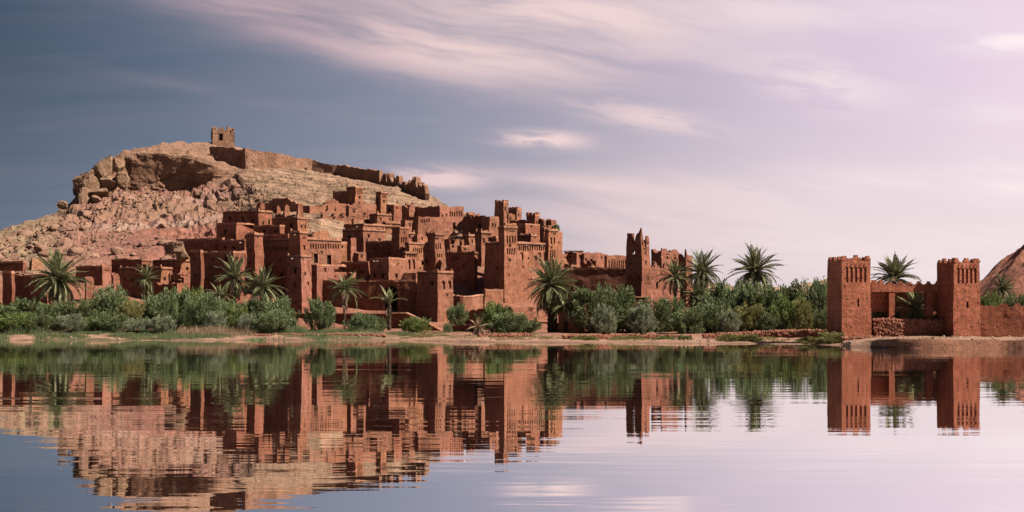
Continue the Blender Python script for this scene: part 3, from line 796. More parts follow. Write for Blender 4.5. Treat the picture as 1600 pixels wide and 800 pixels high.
H('long house with pale rim and shaded upper wall, upper middle of the village', 537, 568, 613, 350, 368, 364, 50, 0.02, eave=True, mat='b', spouts=2)
H('small lit house with one window behind the long pale rimmed house', 598, 603, 626, 347, 372, 370, 45, 0.02, eave=True, mat='c', win=[('R', 606, 357, 3, 4, 'w'), ('R', 618, 358, 2, 3, 'w')])

# -- upper left houses
H('red topmost left house with three small windows in its shaded wall', 348, 405, 426, 329, 356, 364, 58, 0.01, eave=True,
  win=[('L', 359, 342, 3.5, 5, 'w'), ('L', 379.5, 342, 4, 6, 'w'), ('L', 396, 346, 3.5, 5, 'w'), ('R', 412, 349, 2, 4, 'w'), ('R', 421, 347, 3, 7, 'f')])
H('low red house with a dark door below the topmost left house', 339, 369, 396, 348, 370, 351, 52, 0.01, mat='a', win=[('L', 352, 362.5, 4, 6, 'd')], topfun=lambda f, s: (-1.2 * s if f == 'R' else 0 * s))
H('low red courtyard house right of the door house', 396, 438, 445, 352, 368, 349, 60, 0.01, win=[('L', 413, 361, 4, 3, 'w'), ('L', 430, 361, 3, 3, 'w')])
H('red cube house with twin windows on its bright side', 425, 465, 481, 340, 368, 356, 58, 0.02, eave=True, win=[('L', 454.5, 353.5, 4.5, 7, 'd'), ('R', 471, 354.5, 2.2, 5, 'w'), ('R', 476.5, 354.5, 2.2, 5, 'w')])
H('long windowless shaded wall house at the foot of the pink clay slope', 276, 348, 351, 373, 408, 336, 66, 0.01, mat='a', win=[('L', 337, 388, 2.5, 4, 'w'), ('L', 329, 383, 1.5, 2, 'w')], amp=.15)
H('shaded wall house joining the slim tower, with pale curled rim', 346, 383, 386, 375, 408, 333, 64, 0.01, mat='a', win=[('L', 352, 387, 3, 4, 'w'), ('L', 366, 388, 3, 4, 'w')], spouts=2, amp=.14)
H('shaded roof room with a lit right edge between the slim and the square tower', 414, 450, 454, 366, 386, 331, 62, 0.01, mat='a')
H('rough lit house wall behind the square tower', 485, 489, 514, 360, 384, 334, 40, 0.02, ragged=0.8, mat='c', win=[('R', 508, 376, 2, 4, 'w')])
H('low dark hut in front of the pale strata', 481, 508, 513, 362, 374, 347, 60, 0.02, mat='b', ragged=0.5)
H('dark house with a ragged roof terrace left of the buttress house', 527, 548, 556, 371, 404, 341, 58, 0.02, mat='a', ragged=.6, win=[('L', 536, 377, 4, 3, 'w'), ('L', 538, 396, 4, 4, 'w')])

# -- ruins under the strata
H('long ruined wall house with one doorway below the pale strata', 404, 484, 548, 307, 350, 386, 55, 0.01, ragged=2.2, rag_f=.22, mat='k', group=GRU, name='ruined_house', amp=.22,
  win=[('R', 511, 322, 5, 10, 'd'), ('R', 524, 327, 2, 4, 'w')])
H('long ruined lit wall house left of the two upper towers', 540, 545, 588, 316, 352, 384, 38, 0.01, ragged=0.8, mat='k', group=GRU, name='ruined_house', amp=.2, win=[('R', 553, 329, 3, 4, 'w'), ('R', 570, 335, 3, 4, 'w')])
H('broken lower wall ruin with holes above the whitish hut', 500, 503, 572, 331, 356, 377, 34, 0.01, ragged=1.6, mat='k', group=GRU, name='ruined_house', amp=.25, win=[('R', 522, 337, 4, 5, 'w'), ('R', 536, 336, 3, 4, 'w'), ('R', 552, 340, 3, 4, 'w')])
T('upper tower with a long shaded wing and a row of niches', 541, 555, 568, 292, 325, 397, 52, 0.02, eave=True, rows=[('R', 557, 567, 296, 304, 5)], win=[('R', 562, 309, 2.5, 3.5, 'w'), ('R', 562, 317, 2, 2.5, 'w')])
H('shaded wing left of the upper niched tower', 520, 545, 548, 299, 318, 399, 60, 0.01, mat='a')
T('slim dark sided upper tower standing alone below the strata', 587, 595, 605, 300, 337, 390, 50, 0.05, eave=True, win=[('R', 600, 315, 2, 4, 'w'), ('L', 590, 314, 3, 6, 'w')], rows=[('R', 597, 604, 304, 309, 3)])
H('low hut with a dark side below the slim upper tower', 577, 590, 612, 334, 352, 379, 48, 0.01, eave=True, mat='b', win=[('R', 595.5, 343, 2.5, 5, 'w'), ('R', 609, 343, 2, 4, 'w')])
H('whitish little flat roofed hut beside the ruins', 550, 553, 568, 343, 354, 372, 40, 0.01, mat='p')
T('stubby square tower right of the slim upper tower', 603, 616, 628, 320, 350, 385, 50, 0.03, win=[('R', 621, 325, 2, 2.5, 'w'), ('L', 609, 331, 5, 7, 'd')], mat='a')
H('roofless ruin stub between the stubby tower and the long dark house', 627, 640, 649, 316, 340, 393, 52, 0.02, ragged=1.5, mat='k', group=GRU, name='ruined_house')
H('large house with a row of arched niches on the ridge, sky behind it', 647, 687, 725, 320, 386, 389, 44, 0.02, mat='b', amp=.15, ragged=0.45,
  rows=[('R', 702, 723, 329, 338, 6)], win=[('R', 691, 337, 2, 3, 'w'), ('R', 697, 336.5, 2, 3.5, 'w'), ('R', 710, 353, 4, 10, 'd')])
H('house with small blind niches below the ridge house', 637, 654, 690, 337, 372, 380, 46, 0.02, mat='b', amp=.14, rows=[('R', 657, 673, 341, 347, 6)], ragged=.4)
H('ruined lit house with tall dark slits above the dark valley house', 690, 703, 731, 373, 394, 352, 45, 0.02, mat='k', ragged=1.2, group=GRU, name='ruined_house', win=[('R', 708, 376, 3, 12, 'd'), ('R', 720, 380, 4, 8, 'd')])
H('broken terrace wall house right below the blind niches', 664, 668, 700, 356, 380, 356, 40, 0.02, mat='k', ragged=1.4, group=GRU, name='ruined_house', win=[('R', 676, 363, 3, 4, 'w')])

# -- right half of the village
H('dark shaded valley house with small windows left of the great kasbah', 697, 742, 747, 394, 462, 331, 62, 0.02, mat='a', win=[('L', 708, 405, 2.5, 4, 'w'), ('L', 713, 405, 2.5, 4, 'w'), ('L', 725, 417, 3, 4, 'w'), ('L', 705, 422, 2.5, 4, 'w')], eave=True)
T('square tower with a dark side left of the great kasbah', 742, 752, 768, 362, 410, 341, 45, 0.03, eave=True, mat='b', win=[('R', 756, 376, 2.5, 7, 'w'), ('R', 763, 380, 2, 3, 'w')])
H('great kasbah front wall with thirteen arched niches under the eave', 757, 789, 858, 378, 478, 325, 40, 0.02, eave=True, mat='c', spouts=3,
  rows=[('R', 810, 855, 383, 391, 13), ('R', 811, 856, 394, 407, 5)], win=[('R', 826, 403, 2, 4, 'w'), ('R', 837, 403, 2.5, 5, 'w'), ('R', 818, 417, 2, 3, 'w'), ('R', 845, 424, 2, 3, 'w'), ('R', 831, 436, 2, 3, 'w'), ('L', 768, 392, 3, 8, 'n'), ('L', 777, 420, 2, 3, 'w')])
T('left corner tower of the great kasbah with four tall niches', 778, 788, 809, 354, 480, 322.5, 38, 0.07, eave=True, mat='c', amp=.13,
  rows=[('R', 791, 807, 368, 380, 4), ('R', 792, 806, 388, 398, 4)], win=[('R', 797, 384, 2.5, 4, 'w'), ('R', 798, 407, 2.5, 3, 'w'), ('R', 796, 430, 2, 3, 'w'), ('R', 800, 360, 8, 2, 'n')])
H('roof pavilion with openwork parapet on the left corner tower', 783, 789, 807, 347.5, 356, 324, 38, 0.02, mat='c', cope=False, rows=[('R', 790, 805, 350, 354, 5)])
T('right corner tower of the great kasbah with two tall niches', 850, 857, 872, 359, 478, 331.5, 40, 0.05, eave=True, mat='c', amp=.13,
  rows=[('R', 859, 869, 371, 381, 2), ('R', 859, 869, 390, 402, 3)], win=[('R', 862, 387, 2, 3, 'w'), ('R', 866, 365, 4, 2, 'n')])
T('plain tower end wall right behind the right corner tower', 866, 870, 879, 363, 440, 334, 45, 0.02, mat='c', win=[('R', 874, 379, 1.6, 3, 'w')])
H('tall lit house behind the great kasbah front wall', 808, 820, 844, 350, 385, 346, 45, 0.02, mat='a', win=[('R', 830, 354, 2, 3, 'w')])
H('dark roof room with jutting eave on the great kasbah', 812, 829, 838, 367, 383, 339, 55, 0.01, eave=True, mat='d')
H('lit house with two windows left of the left corner tower', 752, 764, 780, 337, 380, 357, 45, 0.03, mat='b', win=[('R', 769, 352, 2.2, 5, 'w'), ('R', 773.5, 352.5, 2.2, 5, 'w')], ragged=0.3)
H('dark square roof hut by the left corner tower', 763, 775, 779, 371, 384, 336, 62, 0.01, mat='d')
H('shaded ruined wall sloping down from the ridge house', 722, 760, 763, 335, 380, 362, 58, 0.01, mat='d', ragged=1.0, group=GRU, name='ruined_house', win=[('L', 750, 352, 3, 6, 'd'), ('L', 757, 351, 3, 3, 'w')])
H('lit broken gable on the ridge with two small holes', 729, 734, 751, 331, 350, 368, 40, 0.02, mat='c', ragged=1.3, group=GRU, name='ruined_house', win=[('R', 741, 339, 2, 2.5, 'w'), ('R', 746, 343, 2, 4, 'w')])
T('highest tower of the right village with shaded side against the sky', 773, 787, 795, 315, 355, 374, 58, 0.02, mat='b', merlon=(1.1, .5, .5, 1), win=[('R', 790, 326, 2, 6, 'n'), ('R', 793, 332, 1.5, 5, 'n')])
T('second highest tower with notched top right of the highest tower', 795, 808, 815, 326, 356, 377, 58, 0.02, mat='b', merlon=(1.2, .5, .5, 1), win=[('R', 811, 336, 1.5, 3, 'w')])
H('sunlit stair house between the two highest towers', 792, 794, 805, 333, 352, 372, 35, 0.02, mat='c', ragged=1.0, win=[('R', 797, 343, 2, 5, 'w')])
H('shaded ridge wall house right of the second highest tower', 797, 826, 829, 343, 362, 368, 62, 0.01, mat='a', ragged=.6)
T('spiked tower with four merlons on the ridge', 822, 836, 843, 336, 366, 367, 58, 0.02, mat='a', merlon=(1.0, .5, .7, 1), win=[('R', 839, 348, 1.5, 4, 'w')])
H('ruined house with collapsed dark roof beams on the ridge end', 841, 850, 860, 341, 362, 364, 45, 0.02, mat='d', ragged=1.6, group=GRU, name='ruined_house')
T('last tower of the ridge with pinkish lit side', 853, 862, 870, 342, 368, 361, 50, 0.03, mat='a', ragged=.4)
H('lit ruin with a slit below the last ridge tower', 846, 850, 862, 350, 368, 356, 40, 0.03, mat='c', ragged=.9, group=GRU, name='ruined_house', win=[('R', 856, 356, 2, 5, 'w')])
H('far right house with a dark side and broken roof stubs', 882, 901, 912, 390, 425, 352, 58, 0.02, mat='a', ragged=.7, eave=True, win=[('R', 906, 399, 2.5, 6, 'w'), ('L', 891, 399, 2.5, 4, 'w')])
H('rounded sunlit wall with a door beside the right corner tower', 872, 875, 889, 393, 432, 337, 35, 0.06, mat='c', ragged=.6, win=[('R', 877, 404, 3, 9, 'd')], topfun=lambda f, s: (-2.0 * s ** 2 if f == 'R' else 0 * s))
H('dark jagged ruin between the stub roof house and the arcade wall', 911, 932, 936, 402, 430, 341, 60, 0.02, mat='d', ragged=1.4, group=GRU, name='ruined_house')
H('long plain lit house top behind the arcade ruin', 909, 912, 951, 394, 436, 353, 35, 0.01, mat='a', ragged=.6, eave=False, win=[('R', 940, 403, 2, 3, 'w')])
H('sunlit arcade wall with nine tall slits beside the ruined tower', 945, 949, 982, 398, 436, 345, 35, 0.01, mat='c', ragged=.4, rows=[('R', 951, 979, 406, 420, 9)])
H('low arched vault house by the right corner tower', 880, 893, 906, 412, 432, 335, 50, 0.02, mat='c', ragged=.8, win=[('R', 899, 420, 7, 10, 'A')])
H('low broken vault with pillars before the dark jagged ruin', 904, 917, 932, 413, 432, 333, 50, 0.02, mat='c', ragged=1.6, win=[('R', 922, 421, 4, 8, 'w')])
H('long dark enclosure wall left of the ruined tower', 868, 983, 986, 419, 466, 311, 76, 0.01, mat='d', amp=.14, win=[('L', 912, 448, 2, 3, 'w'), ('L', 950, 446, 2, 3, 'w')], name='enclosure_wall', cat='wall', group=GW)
T('tall ruined tower with broken notched top and a hole of sky', 978, 1003, 1017, 364, 472, 304, 56, 0.10, mat='d', ragged=2.0, amp=.16, back_drop=5.0,
  rows=[('R', 1004, 1016, 375, 382, 3)], win=[('L', 990, 392, 3.4, 7, 'o'), ('R', 1010, 392, 3, 7, 'w'), ('R', 1010, 411, 2.5, 5, 'w'), ('R', 1012, 411, 2, 4, 'w'), ('L', 997, 434, 2, 6, 'w'), ('R', 1013, 435, 2, 6, 'w'), ('L', 985, 412, 2, 4, 'w')],
  topfun=lambda f, s: (np.where((s > .42) & (s < .6), -1.6, 0) + 1.0 * np.clip(1 - s * 5, 0, 1) if f in 'LR' else 0 * s))
H('roofless ruin with two windows right of the tall ruined tower', 1017, 1034, 1061, 387, 440, 318, 45, 0.01, mat='b', ragged=1.0, amp=.16, group=GRU, name='ruined_house', win=[('R', 1043, 400, 2.5, 5, 'w'), ('R', 1054, 401, 2.5, 5, 'w'), ('R', 1034.5, 400, 2, 4, 'w')])
H('sloping broken wall at the foot of the tall ruined tower', 1011, 1014, 1063, 408, 474, 308, 32, 0.02, mat='b', ragged=1.8, amp=.16, group=GRU, name='ruined_house', win=[('R', 1032, 419, 3, 6, 'w'), ('R', 1021, 412, 3, 4, 'w'), ('R', 1047, 432, 3, 5, 'w'), ('R', 1028, 446, 3, 10, 'w')])
H('pointed ruin fragment with a spike, behind the pair of palms', 1059, 1072, 1082, 396, 440, 319, 58, 0.10, mat='d', ragged=1.6, group=GRU, name='ruined_house', topfun=lambda f, s: (2.0 * np.clip(1 - s * 3.5, 0, 1) if f in 'LR' else 0 * s))
for k, (px, py, w) in enumerate([(436, 321, 8), (449, 318, 9), (469, 318, 10)]):
    H(['leftmost of three small broken wall stubs under the shaded ruin', 'middle one of three small broken wall stubs under the shaded ruin', 'rightmost of three small broken wall stubs under the shaded ruin'][k],
      px - w * .7, px - w * .35, px + w * .5, py, py + 14, 379 - k, 35, 0.25, ragged=1.2, mat='c', group=GRU, name='wall_stub', cat='ruin', amp=.2, wL=.8)
H('dark thumb shaped ruin beside the topmost left house', 400, 408, 415, 312, 342, 381, 50, 0.2, ragged=1.5, mat='d', group=GRU, name='wall_stub', cat='ruin', amp=.25)

# -- low houses at the left
H('low flat roofed house with a small whitish window, above the bushes', 174, 221, 239, 405, 432, 327, 60, 0.01, eave=True, win=[('R', 225.5, 416, 5, 6, 'w')])
H('house with dark wall and a lit corner window, behind the short palm', 186, 252, 270, 418, 462, 315, 62, 0.01, spouts=1, eave=True, win=[('R', 257.5, 436, 3, 4, 'w'), ('L', 242, 437, 2.5, 4, 'w'), ('L', 195, 437, 2.5, 3, 'w'), ('L', 208, 438, 2.5, 4, 'w')])
H('long low shaded house at the foot of the scree, left of the narrow wing', 238, 283, 298, 406, 432, 331, 62, 0.01, eave=True, win=[('R', 293, 420, 4, 4, 'w')])
H('broken lit wall house with a dark recess, by the narrow wing', 263, 266, 297, 425, 462, 311, 30, 0.01, ragged=1.0, mat='c', name='ruined_house', group=GRU, win=[('R', 277, 434, 21, 11, 'n')])
H('dark house with a lit brick end behind the great left palm', 118, 160, 175, 416, 455, 326, 60, 0.01, mat='a')
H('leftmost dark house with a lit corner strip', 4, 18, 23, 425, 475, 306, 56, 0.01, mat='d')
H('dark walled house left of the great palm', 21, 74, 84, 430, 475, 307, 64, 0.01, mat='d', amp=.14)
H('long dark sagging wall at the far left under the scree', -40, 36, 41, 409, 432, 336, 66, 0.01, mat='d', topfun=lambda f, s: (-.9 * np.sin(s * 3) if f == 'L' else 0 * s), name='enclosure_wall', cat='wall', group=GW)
H('small lit gable at the far left above the dark walls', 45, 50, 67, 403, 422, 338, 40, 0.1, ragged=1.0, mat='p', name='ruined_house', group=GRU)
H('low shaded hut roof half sunk in the bushes by the broken lit wall', 240, 278, 284, 441, 470, 306, 60, 0.01, mat='a', ragged=.5)
for k, (x0, x1, y0, y1, Y, lb) in enumerate([(134, 146, 429, 462, 314, 'lit broken wall pier beside the great left palm'), (176, 187, 426, 460, 313, 'lit broken wall pier left of the short palm')]):
    H(lb, x0 - 1, x0 + 1, x1, y0, y1, Y, 35, 0.04, ragged=.8, mat='b', name='wall_pier', cat='ruin', group=GRU, wL=1.0, amp=.18)

# -- walls along the foot of the village
poly_wall('long low retaining wall with pale coping behind the thin palm', [(452, 490, 520, 307), (560, 490.5, 520, 301), (636, 489.5, 520, 297), (662, 502, 522, 296), (698, 521, 524, 295)], .7, 0.0, 'd', group=GW, cope=True, amp=.14)
poly_wall('lit stub of retaining wall with pale rim below the valley house', [(690, 459, 488, 311), (722, 463, 488, 306), (742, 461, 486, 309), (760, 459, 486, 313)], .8, 0.25, 'b', group=GW, cope=True, amp=.16)
H('square sunlit terrace block left of the great kasbah foot', 754, 758, 787, 453, 482, 311, 32, 0.06, mat='c', name='terrace_block', cat='wall', group=GW)
poly_wall('rounded sunlit terrace wall below the great kasbah', [(732, 490, 506, 304), (744, 482, 505, 301), (764, 478, 505, 300), (800, 477, 505, 301), (828, 478, 505, 304), (850, 486, 505, 309)], 1.6, 0.5, 'b', group=GW, cope=False, amp=.45)
poly_wall('short shaded wall beside the sandy path', [(706, 507, 524, 287), (742, 507, 524, 283)], .6, .25, 'd', group=GW, amp=.12)
poly_wall('sunlit lower wall with pale coping under the long dark enclosure wall', [(874, 458, 505, 303), (925, 457, 505, 300), (966, 456, 505, 300)], .6, 0, 'c', group=GW, cope=True, amp=.12)
poly_wall('low step of wall below the tall ruined tower', [(966, 465, 505, 300), (1012, 465, 505, 299)], .6, 0, 'd', group=GW, cope=True, amp=.1)
H('brick buttress leaning on the sunlit lower wall', 908, 912, 921, 459, 505, 297.5, 25, 0.10, mat='a', name='buttress', cat='wall', group=GW, wL=1.6)
poly_wall('broken lit brick wall with sloping end right of the big palm', [(869, 509, 526, 283), (874, 505, 526, 282), (902, 504, 526, 281), (906, 505, 526, 281), (922, 524, 527, 282)], .9, .15, 'c', group=GW, amp=.1)

# -- small houses wedged between the others
H('little shaded house wedged behind the twin rowed niche tower', 612, 630, 649, 363, 384, 352, 50, 0.02, mat='b', eave=True, win=[('R', 640, 370, 2.5, 4, 'w'), ('L', 621, 371, 2.5, 4, 'w')])
H('small broken terrace house above the bright niche house', 642, 652, 668, 366, 386, 347, 48, 0.02, mat='c', ragged=.7, win=[('R', 660, 373, 2.5, 4, 'w')])
H('low stepped hut between the main block and the buttress house', 519, 529, 542, 379, 398, 338, 48, 0.02, mat='c', win=[('R', 535, 386, 2.5, 4, 'w')])
H('small hut at the foot of the buttress house', 552, 561, 573, 393, 414, 333, 50, 0.02, mat='b', ragged=.4, win=[('R', 566, 400, 2.5, 4, 'w')])
H('narrow lit house above the dark valley house roof', 725, 733, 745, 367, 398, 348, 45, 0.02, mat='b', eave=True, win=[('R', 738, 377, 2.5, 5, 'w')])
H('tiny roof room on the dark valley house', 714, 721, 734, 384, 398, 337, 48, 0.02, mat='c', win=[('R', 727, 390, 2.5, 3, 'w')])
H('small lit ruin left of the low hut under the slim upper tower', 560, 566, 580, 339, 354, 381, 45, 0.02, mat='k', ragged=.6, group=GRU, name='ruined_house', win=[('R', 573, 345, 2.5, 3.5, 'w')])
H('small stepped house below the roofless ruin stub', 626, 634, 648, 343, 366, 379, 48, 0.02, mat='b', ragged=.4, win=[('R', 641, 351, 2.5, 4, 'w')])

# -- rampart and watch tower on the summit
GS = 'fortifications on the summit'
H('square watch tower with a doorway and broken merlons on the summit', 327, 332, 367, 201, 232, 541, 16, 0.05, mat='r', ragged=1.0, amp=.2, name='watch_tower', cat='tower', group=GS, win=[('R', 345, 214.5, 5.5, 11, 'd'), ('R', 360.5, 207, 2.2, 3.5, 'w')], step=.7, wL=6,
  topfun=lambda f, s: .9 * (np.sin(s * 19) > 0.1))
H('shaded corner bastion at the left end of the summit rampart', 327, 343, 352, 227, 254, 497, 50, 0.04, mat='r', amp=.25, ragged=.5, name='bastion', cat='wall', group=GS)
poly_wall('rough stone summit rampart below the watch tower', [(344, 228, 250, 496), (385, 232, 262, 489), (430, 239, 264, 493), (465, 245, 266, 504), (486, 249, 268, 510)], 1.2, .7, 'r', 'rampart', 'wall', GS, amp=.28, rag_f=.35)
poly_wall('level middle stretch of the summit rampart', [(489, 250, 270, 506), (530, 256, 276, 504), (560, 260, 282, 497), (584, 263, 287, 491), (597, 267, 290, 488)], 1.2, .6, 'r', 'rampart', 'wall', GS, amp=.26, rag_f=.35)
poly_wall('spiky crumbling end of the summit rampart', [(598, 272, 292, 486), (611, 268, 296, 478), (618, 276, 300, 474), (630, 273, 302, 468), (644, 275, 304, 462), (657, 277, 308, 455), (668, 286, 314, 448)], 1.4, 2.8, 'r', 'rampart', 'wall', GS, amp=.4, rag_f=.5)
# ------------------------------------------------------------------ gate by the shore at the right
GY0 = 226.0
GG = 'gate towers'
zg = 0.55
def gate_tower(label, xl, xc, xr, yt, extra):
    P, root = house(label, xl, xc, xr, yt, 531, GY0, 11, 0.045, mat='g', name='gate_tower', cat='tower', group=GG, cope=False, step=.5, amp=.07,
        rows=[('R', *extra['n'], 5)], win=extra['w'], merlon=(1.72, .95, .62, 2), wL=5.4)
    # zigzag moulding over the niches
    x0, x1, y0, y1, = extra['n']; n = 5; w = (x1 - x0) / n
    for k in range(n):
        u0, u1 = face_u(P, 'R', x0 + w * k), face_u(P, 'R', x0 + w * (k + 1)); um = (u0 + u1) / 2
        z = zat(y0 - 1.2, P.C[1] + um * P.r[1]); b = MB()
        for s, (ww, zz) in enumerate([(.62, 0.0), (.34, .17), (.14, .32)]):
            c = P.pt('R', np.array(um), np.array(z + zz), np.array(0.02))
            b.box(c, ww * (u1 - u0), .16, .15, math.atan2(P.r[1], P.r[0]))
        link('moulding', b.mesh('moulding'), AD['g'], root)
    return P, root
PL, _ = gate_tower('left gate tower of red mud brick with battlements and five niches', 1294, 1315, 1361.5, 405.5, dict(n=(1321, 1356, 417.5, 441), w=[('R', 1341.5, 473, 3, 13, 'w'), ('R', 1324.5, 467, 2, 2.2, 'w'), ('R', 1355.5, 466.5, 2, 2.2, 'w')]))
PR, _ = gate_tower('right gate tower of red mud brick with battlements and five niches', 1463, 1490, 1532, 409, dict(n=(1495, 1528, 419, 442.5), w=[('R', 1512.5, 476, 3, 10, 'w'), ('R', 1497, 479.5, 2, 2.2, 'w'), ('R', 1528.5, 457, 2, 2.4, 'w')]))

def slab(root, nm, x0, x1, yt, yb, Yf, thick, mat=AD['g'], phi=3.0, amp=.06, deep=0.0):
    a = R(phi); X = xat(x0, Yf); u = (x1 - 800) / F
    w = (u * Yf - X) / (math.cos(a) - u * math.sin(a))
    P = Plan((X, Yf), phi, w, thick, zat(yb, Yf), zat(yt, Yf), 0.0, zbot=zat(yb, Yf) - deep)
    b = MB(); 
    for f in ('R', 'L', 'BR', 'BL'):
        us, vs = lin_s(0, P.len(f), .55), lin_s(P.zbot, P.z1, .55); uu, vv = np.meshgrid(us, vs)
        b.add(wobble(P.pt(f, uu, vv), amp), grid_quads(len(us), len(vs), None, f in ('L', 'BR')))
    for z in (P.zbot, P.z1):
        us, vs = lin_s(0, P.wR, .55), lin_s(0, P.wL, .55); uu, vv = np.meshgrid(us, vs)
        p = P.C + P.r * uu[..., None] + P.l * vv[..., None]
        b.add(wobble(np.concatenate([p, np.full(uu.shape + (1,), z)], -1), amp), grid_quads(len(us), len(vs), None, z == P.zbot))
    o = link(nm, b.mesh(nm), mat, root); return P, o
gr = empty('gate_wall', at(1420, 531, GY0 + 5), 'battlemented gate wall with wide square opening between the two gate towers', 'gate')
Pl, _ = slab(gr, 'lintel', 1362, 1481, 444, 456, GY0 + 4.2, 1.3)
merlons(Pl, gr, AD['g'], 1.42, .85, .55, 2, ('R',))
slab(gr, 'pillar', 1389.5, 1398.5, 455.5, 532, GY0 + 4.4, .9, deep=2)
slab(gr, 'pillar', 1448, 1458, 455.5, 532, GY0 + 4.4, .9, deep=2)
slab(gr, 'panel', 1360, 1391, 455.5, 487, GY0 + 5.4, .4)
slab(gr, 'panel', 1456, 1486, 455.5, 487, GY0 + 5.4, .4)
slab(gr, 'jamb', 1476, 1484, 455.5, 532, GY0 + 4.3, .8, deep=2)
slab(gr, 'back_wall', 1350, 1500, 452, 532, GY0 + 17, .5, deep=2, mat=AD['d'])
slab(gr, 'roof', 1352, 1498, 454, 457, GY0 + 9.5, 8.0, mat=AD['d'])  # slab added over the passage to keep the inside of the gate dark
poly_wall('long battered garden wall with worn battlements right of the gate', [(1530, 474, 533, GY0 + 2.0), (1600, 474, 534, GY0 + 1), (1760, 472, 534, GY0 - 2), (2000, 470, 534, GY0 - 6)], .8, 0.55, 'g', group=GW, amp=.10, rag_f=1.1)

# ------------------------------------------------------------------ dry-stone work
_st = []
for k in range(10):
    r_ = np.random.default_rng(100 + k)
    v = np.array([[x, y, z] for x in (-.5, .5) for y in (-.5, .5) for z in (-.5, .5)]) * r_.uniform(.62, 1.05, (8, 3))
    top = np.array([[0, 0, .62], [0, 0, -.6], [.6, 0, 0], [-.6, 0, 0], [0, .6, 0], [0, -.6, 0]]) * r_.uniform(.8, 1.15, (6, 1)) + r_.uniform(-.08, .08, (6, 3))
    v = np.concatenate([v, top])
    cube = [((0, 1, 3, 2), 11), ((4, 6, 7, 5), 10), ((0, 4, 5, 1), 13), ((2, 3, 7, 6), 12), ((0, 2, 6, 4), 9), ((1, 5, 7, 3), 8)]
    f = [(q[i], q[(i + 1) % 4], c) for q, c in cube for i in range(4)]
    _st.append((v, f))
def add_stone(b, p, s, r_):
    v, f = _st[r_.integers(10)]
    e = Euler(tuple(r_.uniform(-.5, .5, 2)) + (r_.uniform(0, 6.3),)).to_matrix()
    b.add((v * s) @ np.array(e).T + p, f)
def stone_wall(label, pts, size=.32, thick=.7, mat=REDST, core=AD['d'], seed=1, deep=.6, tall=0.0):
    r_ = np.random.default_rng(seed)
    W_ = [(at(p[0], p[1], p[3]), zat(p[2], p[3])) for p in pts]
    xy = np.array([w[0][:2] for w in W_]); L = np.concatenate([[0], np.cumsum(np.linalg.norm(np.diff(xy, axis=0), axis=1))])
    zt = [w[0][2] for w in W_]; zb = [w[1] for w in W_]
    b = MB(); u = 0.0
    hmax = max(a - c for a, c in zip(zt, zb))
    for row in range(int((hmax + deep) / (size * .72)) + 1):
        u = r_.uniform(0, size)
        while u < L[-1]:
            x, y = np.interp(u, L, xy[:, 0]), np.interp(u, L, xy[:, 1]); T_, B_ = np.interp(u, L, zt), np.interp(u, L, zb)
            z = B_ - deep + (row + .5) * size * .72
            if z < T_ + size * .2:
                s = size * r_.uniform(.75, 1.35, 3)
                add_stone(b, np.array([x, y + r_.uniform(-.12, .08), z + r_.uniform(-.06, .06)]), s, r_)
            u += size * r_.uniform(.7, 1.15)
    u = 0.0
    while u < L[-1]:
        x, y = np.interp(u, L, xy[:, 0]), np.interp(u, L, xy[:, 1]); T_ = np.interp(u, L, zt)
        for k in range(2): add_stone(b, np.array([x, y + (k + .2) * thick * .5, T_ + r_.uniform(-.05, .12)]), size * r_.uniform(.8, 1.3, 3) * np.array([1, 1, 1 + tall * r_.uniform(0, 1)]), r_)
        u += size * r_.uniform(.6, 1.0)
    c = xy.mean(0)
    root = empty('stone_wall', (c[0], c[1], float(np.mean(zb))), label, 'wall', 'dry stone walls along the shore')
    o = link('stones', b.mesh('stones'), mat, root); o['kind'] = 'stuff'
    cb = MB(); n = len(pts)
    fr = [np.array([*xy[i], zb[i] - deep]) + [0, .12, 0] for i in range(n)] + [np.array([*xy[i], zt[i] - .05]) + [0, .12, 0] for i in range(n)]
    bk = [p + np.array([0, thick, 0]) for p in fr]
    q = []
    for i in range(n - 1):
        q += [(i, i+1, n+i+1, n+i), (2*n+i+1, 2*n+i, 3*n+i, 3*n+i+1), (n+i, n+i+1, 3*n+i+1, 3*n+i)]
    cb.add(fr + bk, q); link('core', cb.mesh('core'), core, root)
    return root
stone_wall('rubble stone wall filling the gate between the two towers', [(1366, 500, 533, GY0 + 2.2), (1420, 501, 533, GY0 + 2.4), (1482, 502, 533, GY0 + 2.6)], .36, .7, seed=3)
stone_wall('long low red stone terrace edge below the thin palm', [(392, 524, 529, 271), (450, 523, 528, 271), (540, 523, 528, 270), (602, 524, 529, 269)], .26, .6, seed=4)
stone_wall('short stone terrace edge below the big central bushes', [(748, 524, 530, 255), (790, 523, 529, 255), (832, 523, 529, 256)], .32, .7, seed=5)
stone_wall('curved stone terrace edge right of the big palm', [(880, 526, 531, 248), (900, 525, 531, 248), (960, 525, 530, 251), (1020, 525, 530, 251), (1082, 526, 531, 249)], .30, .7, seed=6)
stone_wall('row of upright red stones along the bank before the right bushes', [(1100, 525, 531, 250), (1140, 523, 530, 250), (1180, 520, 529, 251), (1240, 518, 529, 250), (1295, 518, 531, 247)], .34, .9, seed=7, tall=.7)
stone_wall('low stone edging at the foot of the left gate tower', [(1316, 528, 533, 222), (1345, 528, 532, 222), (1376, 527, 532, 222)], .28, .6, seed=8)
stone_wall('patch of rough stone walling above the pale boulder', [(258, 381, 392, 333), (272, 379, 392, 332), (286, 379, 391, 332)], .42, .8, seed=9, mat=TALUS)

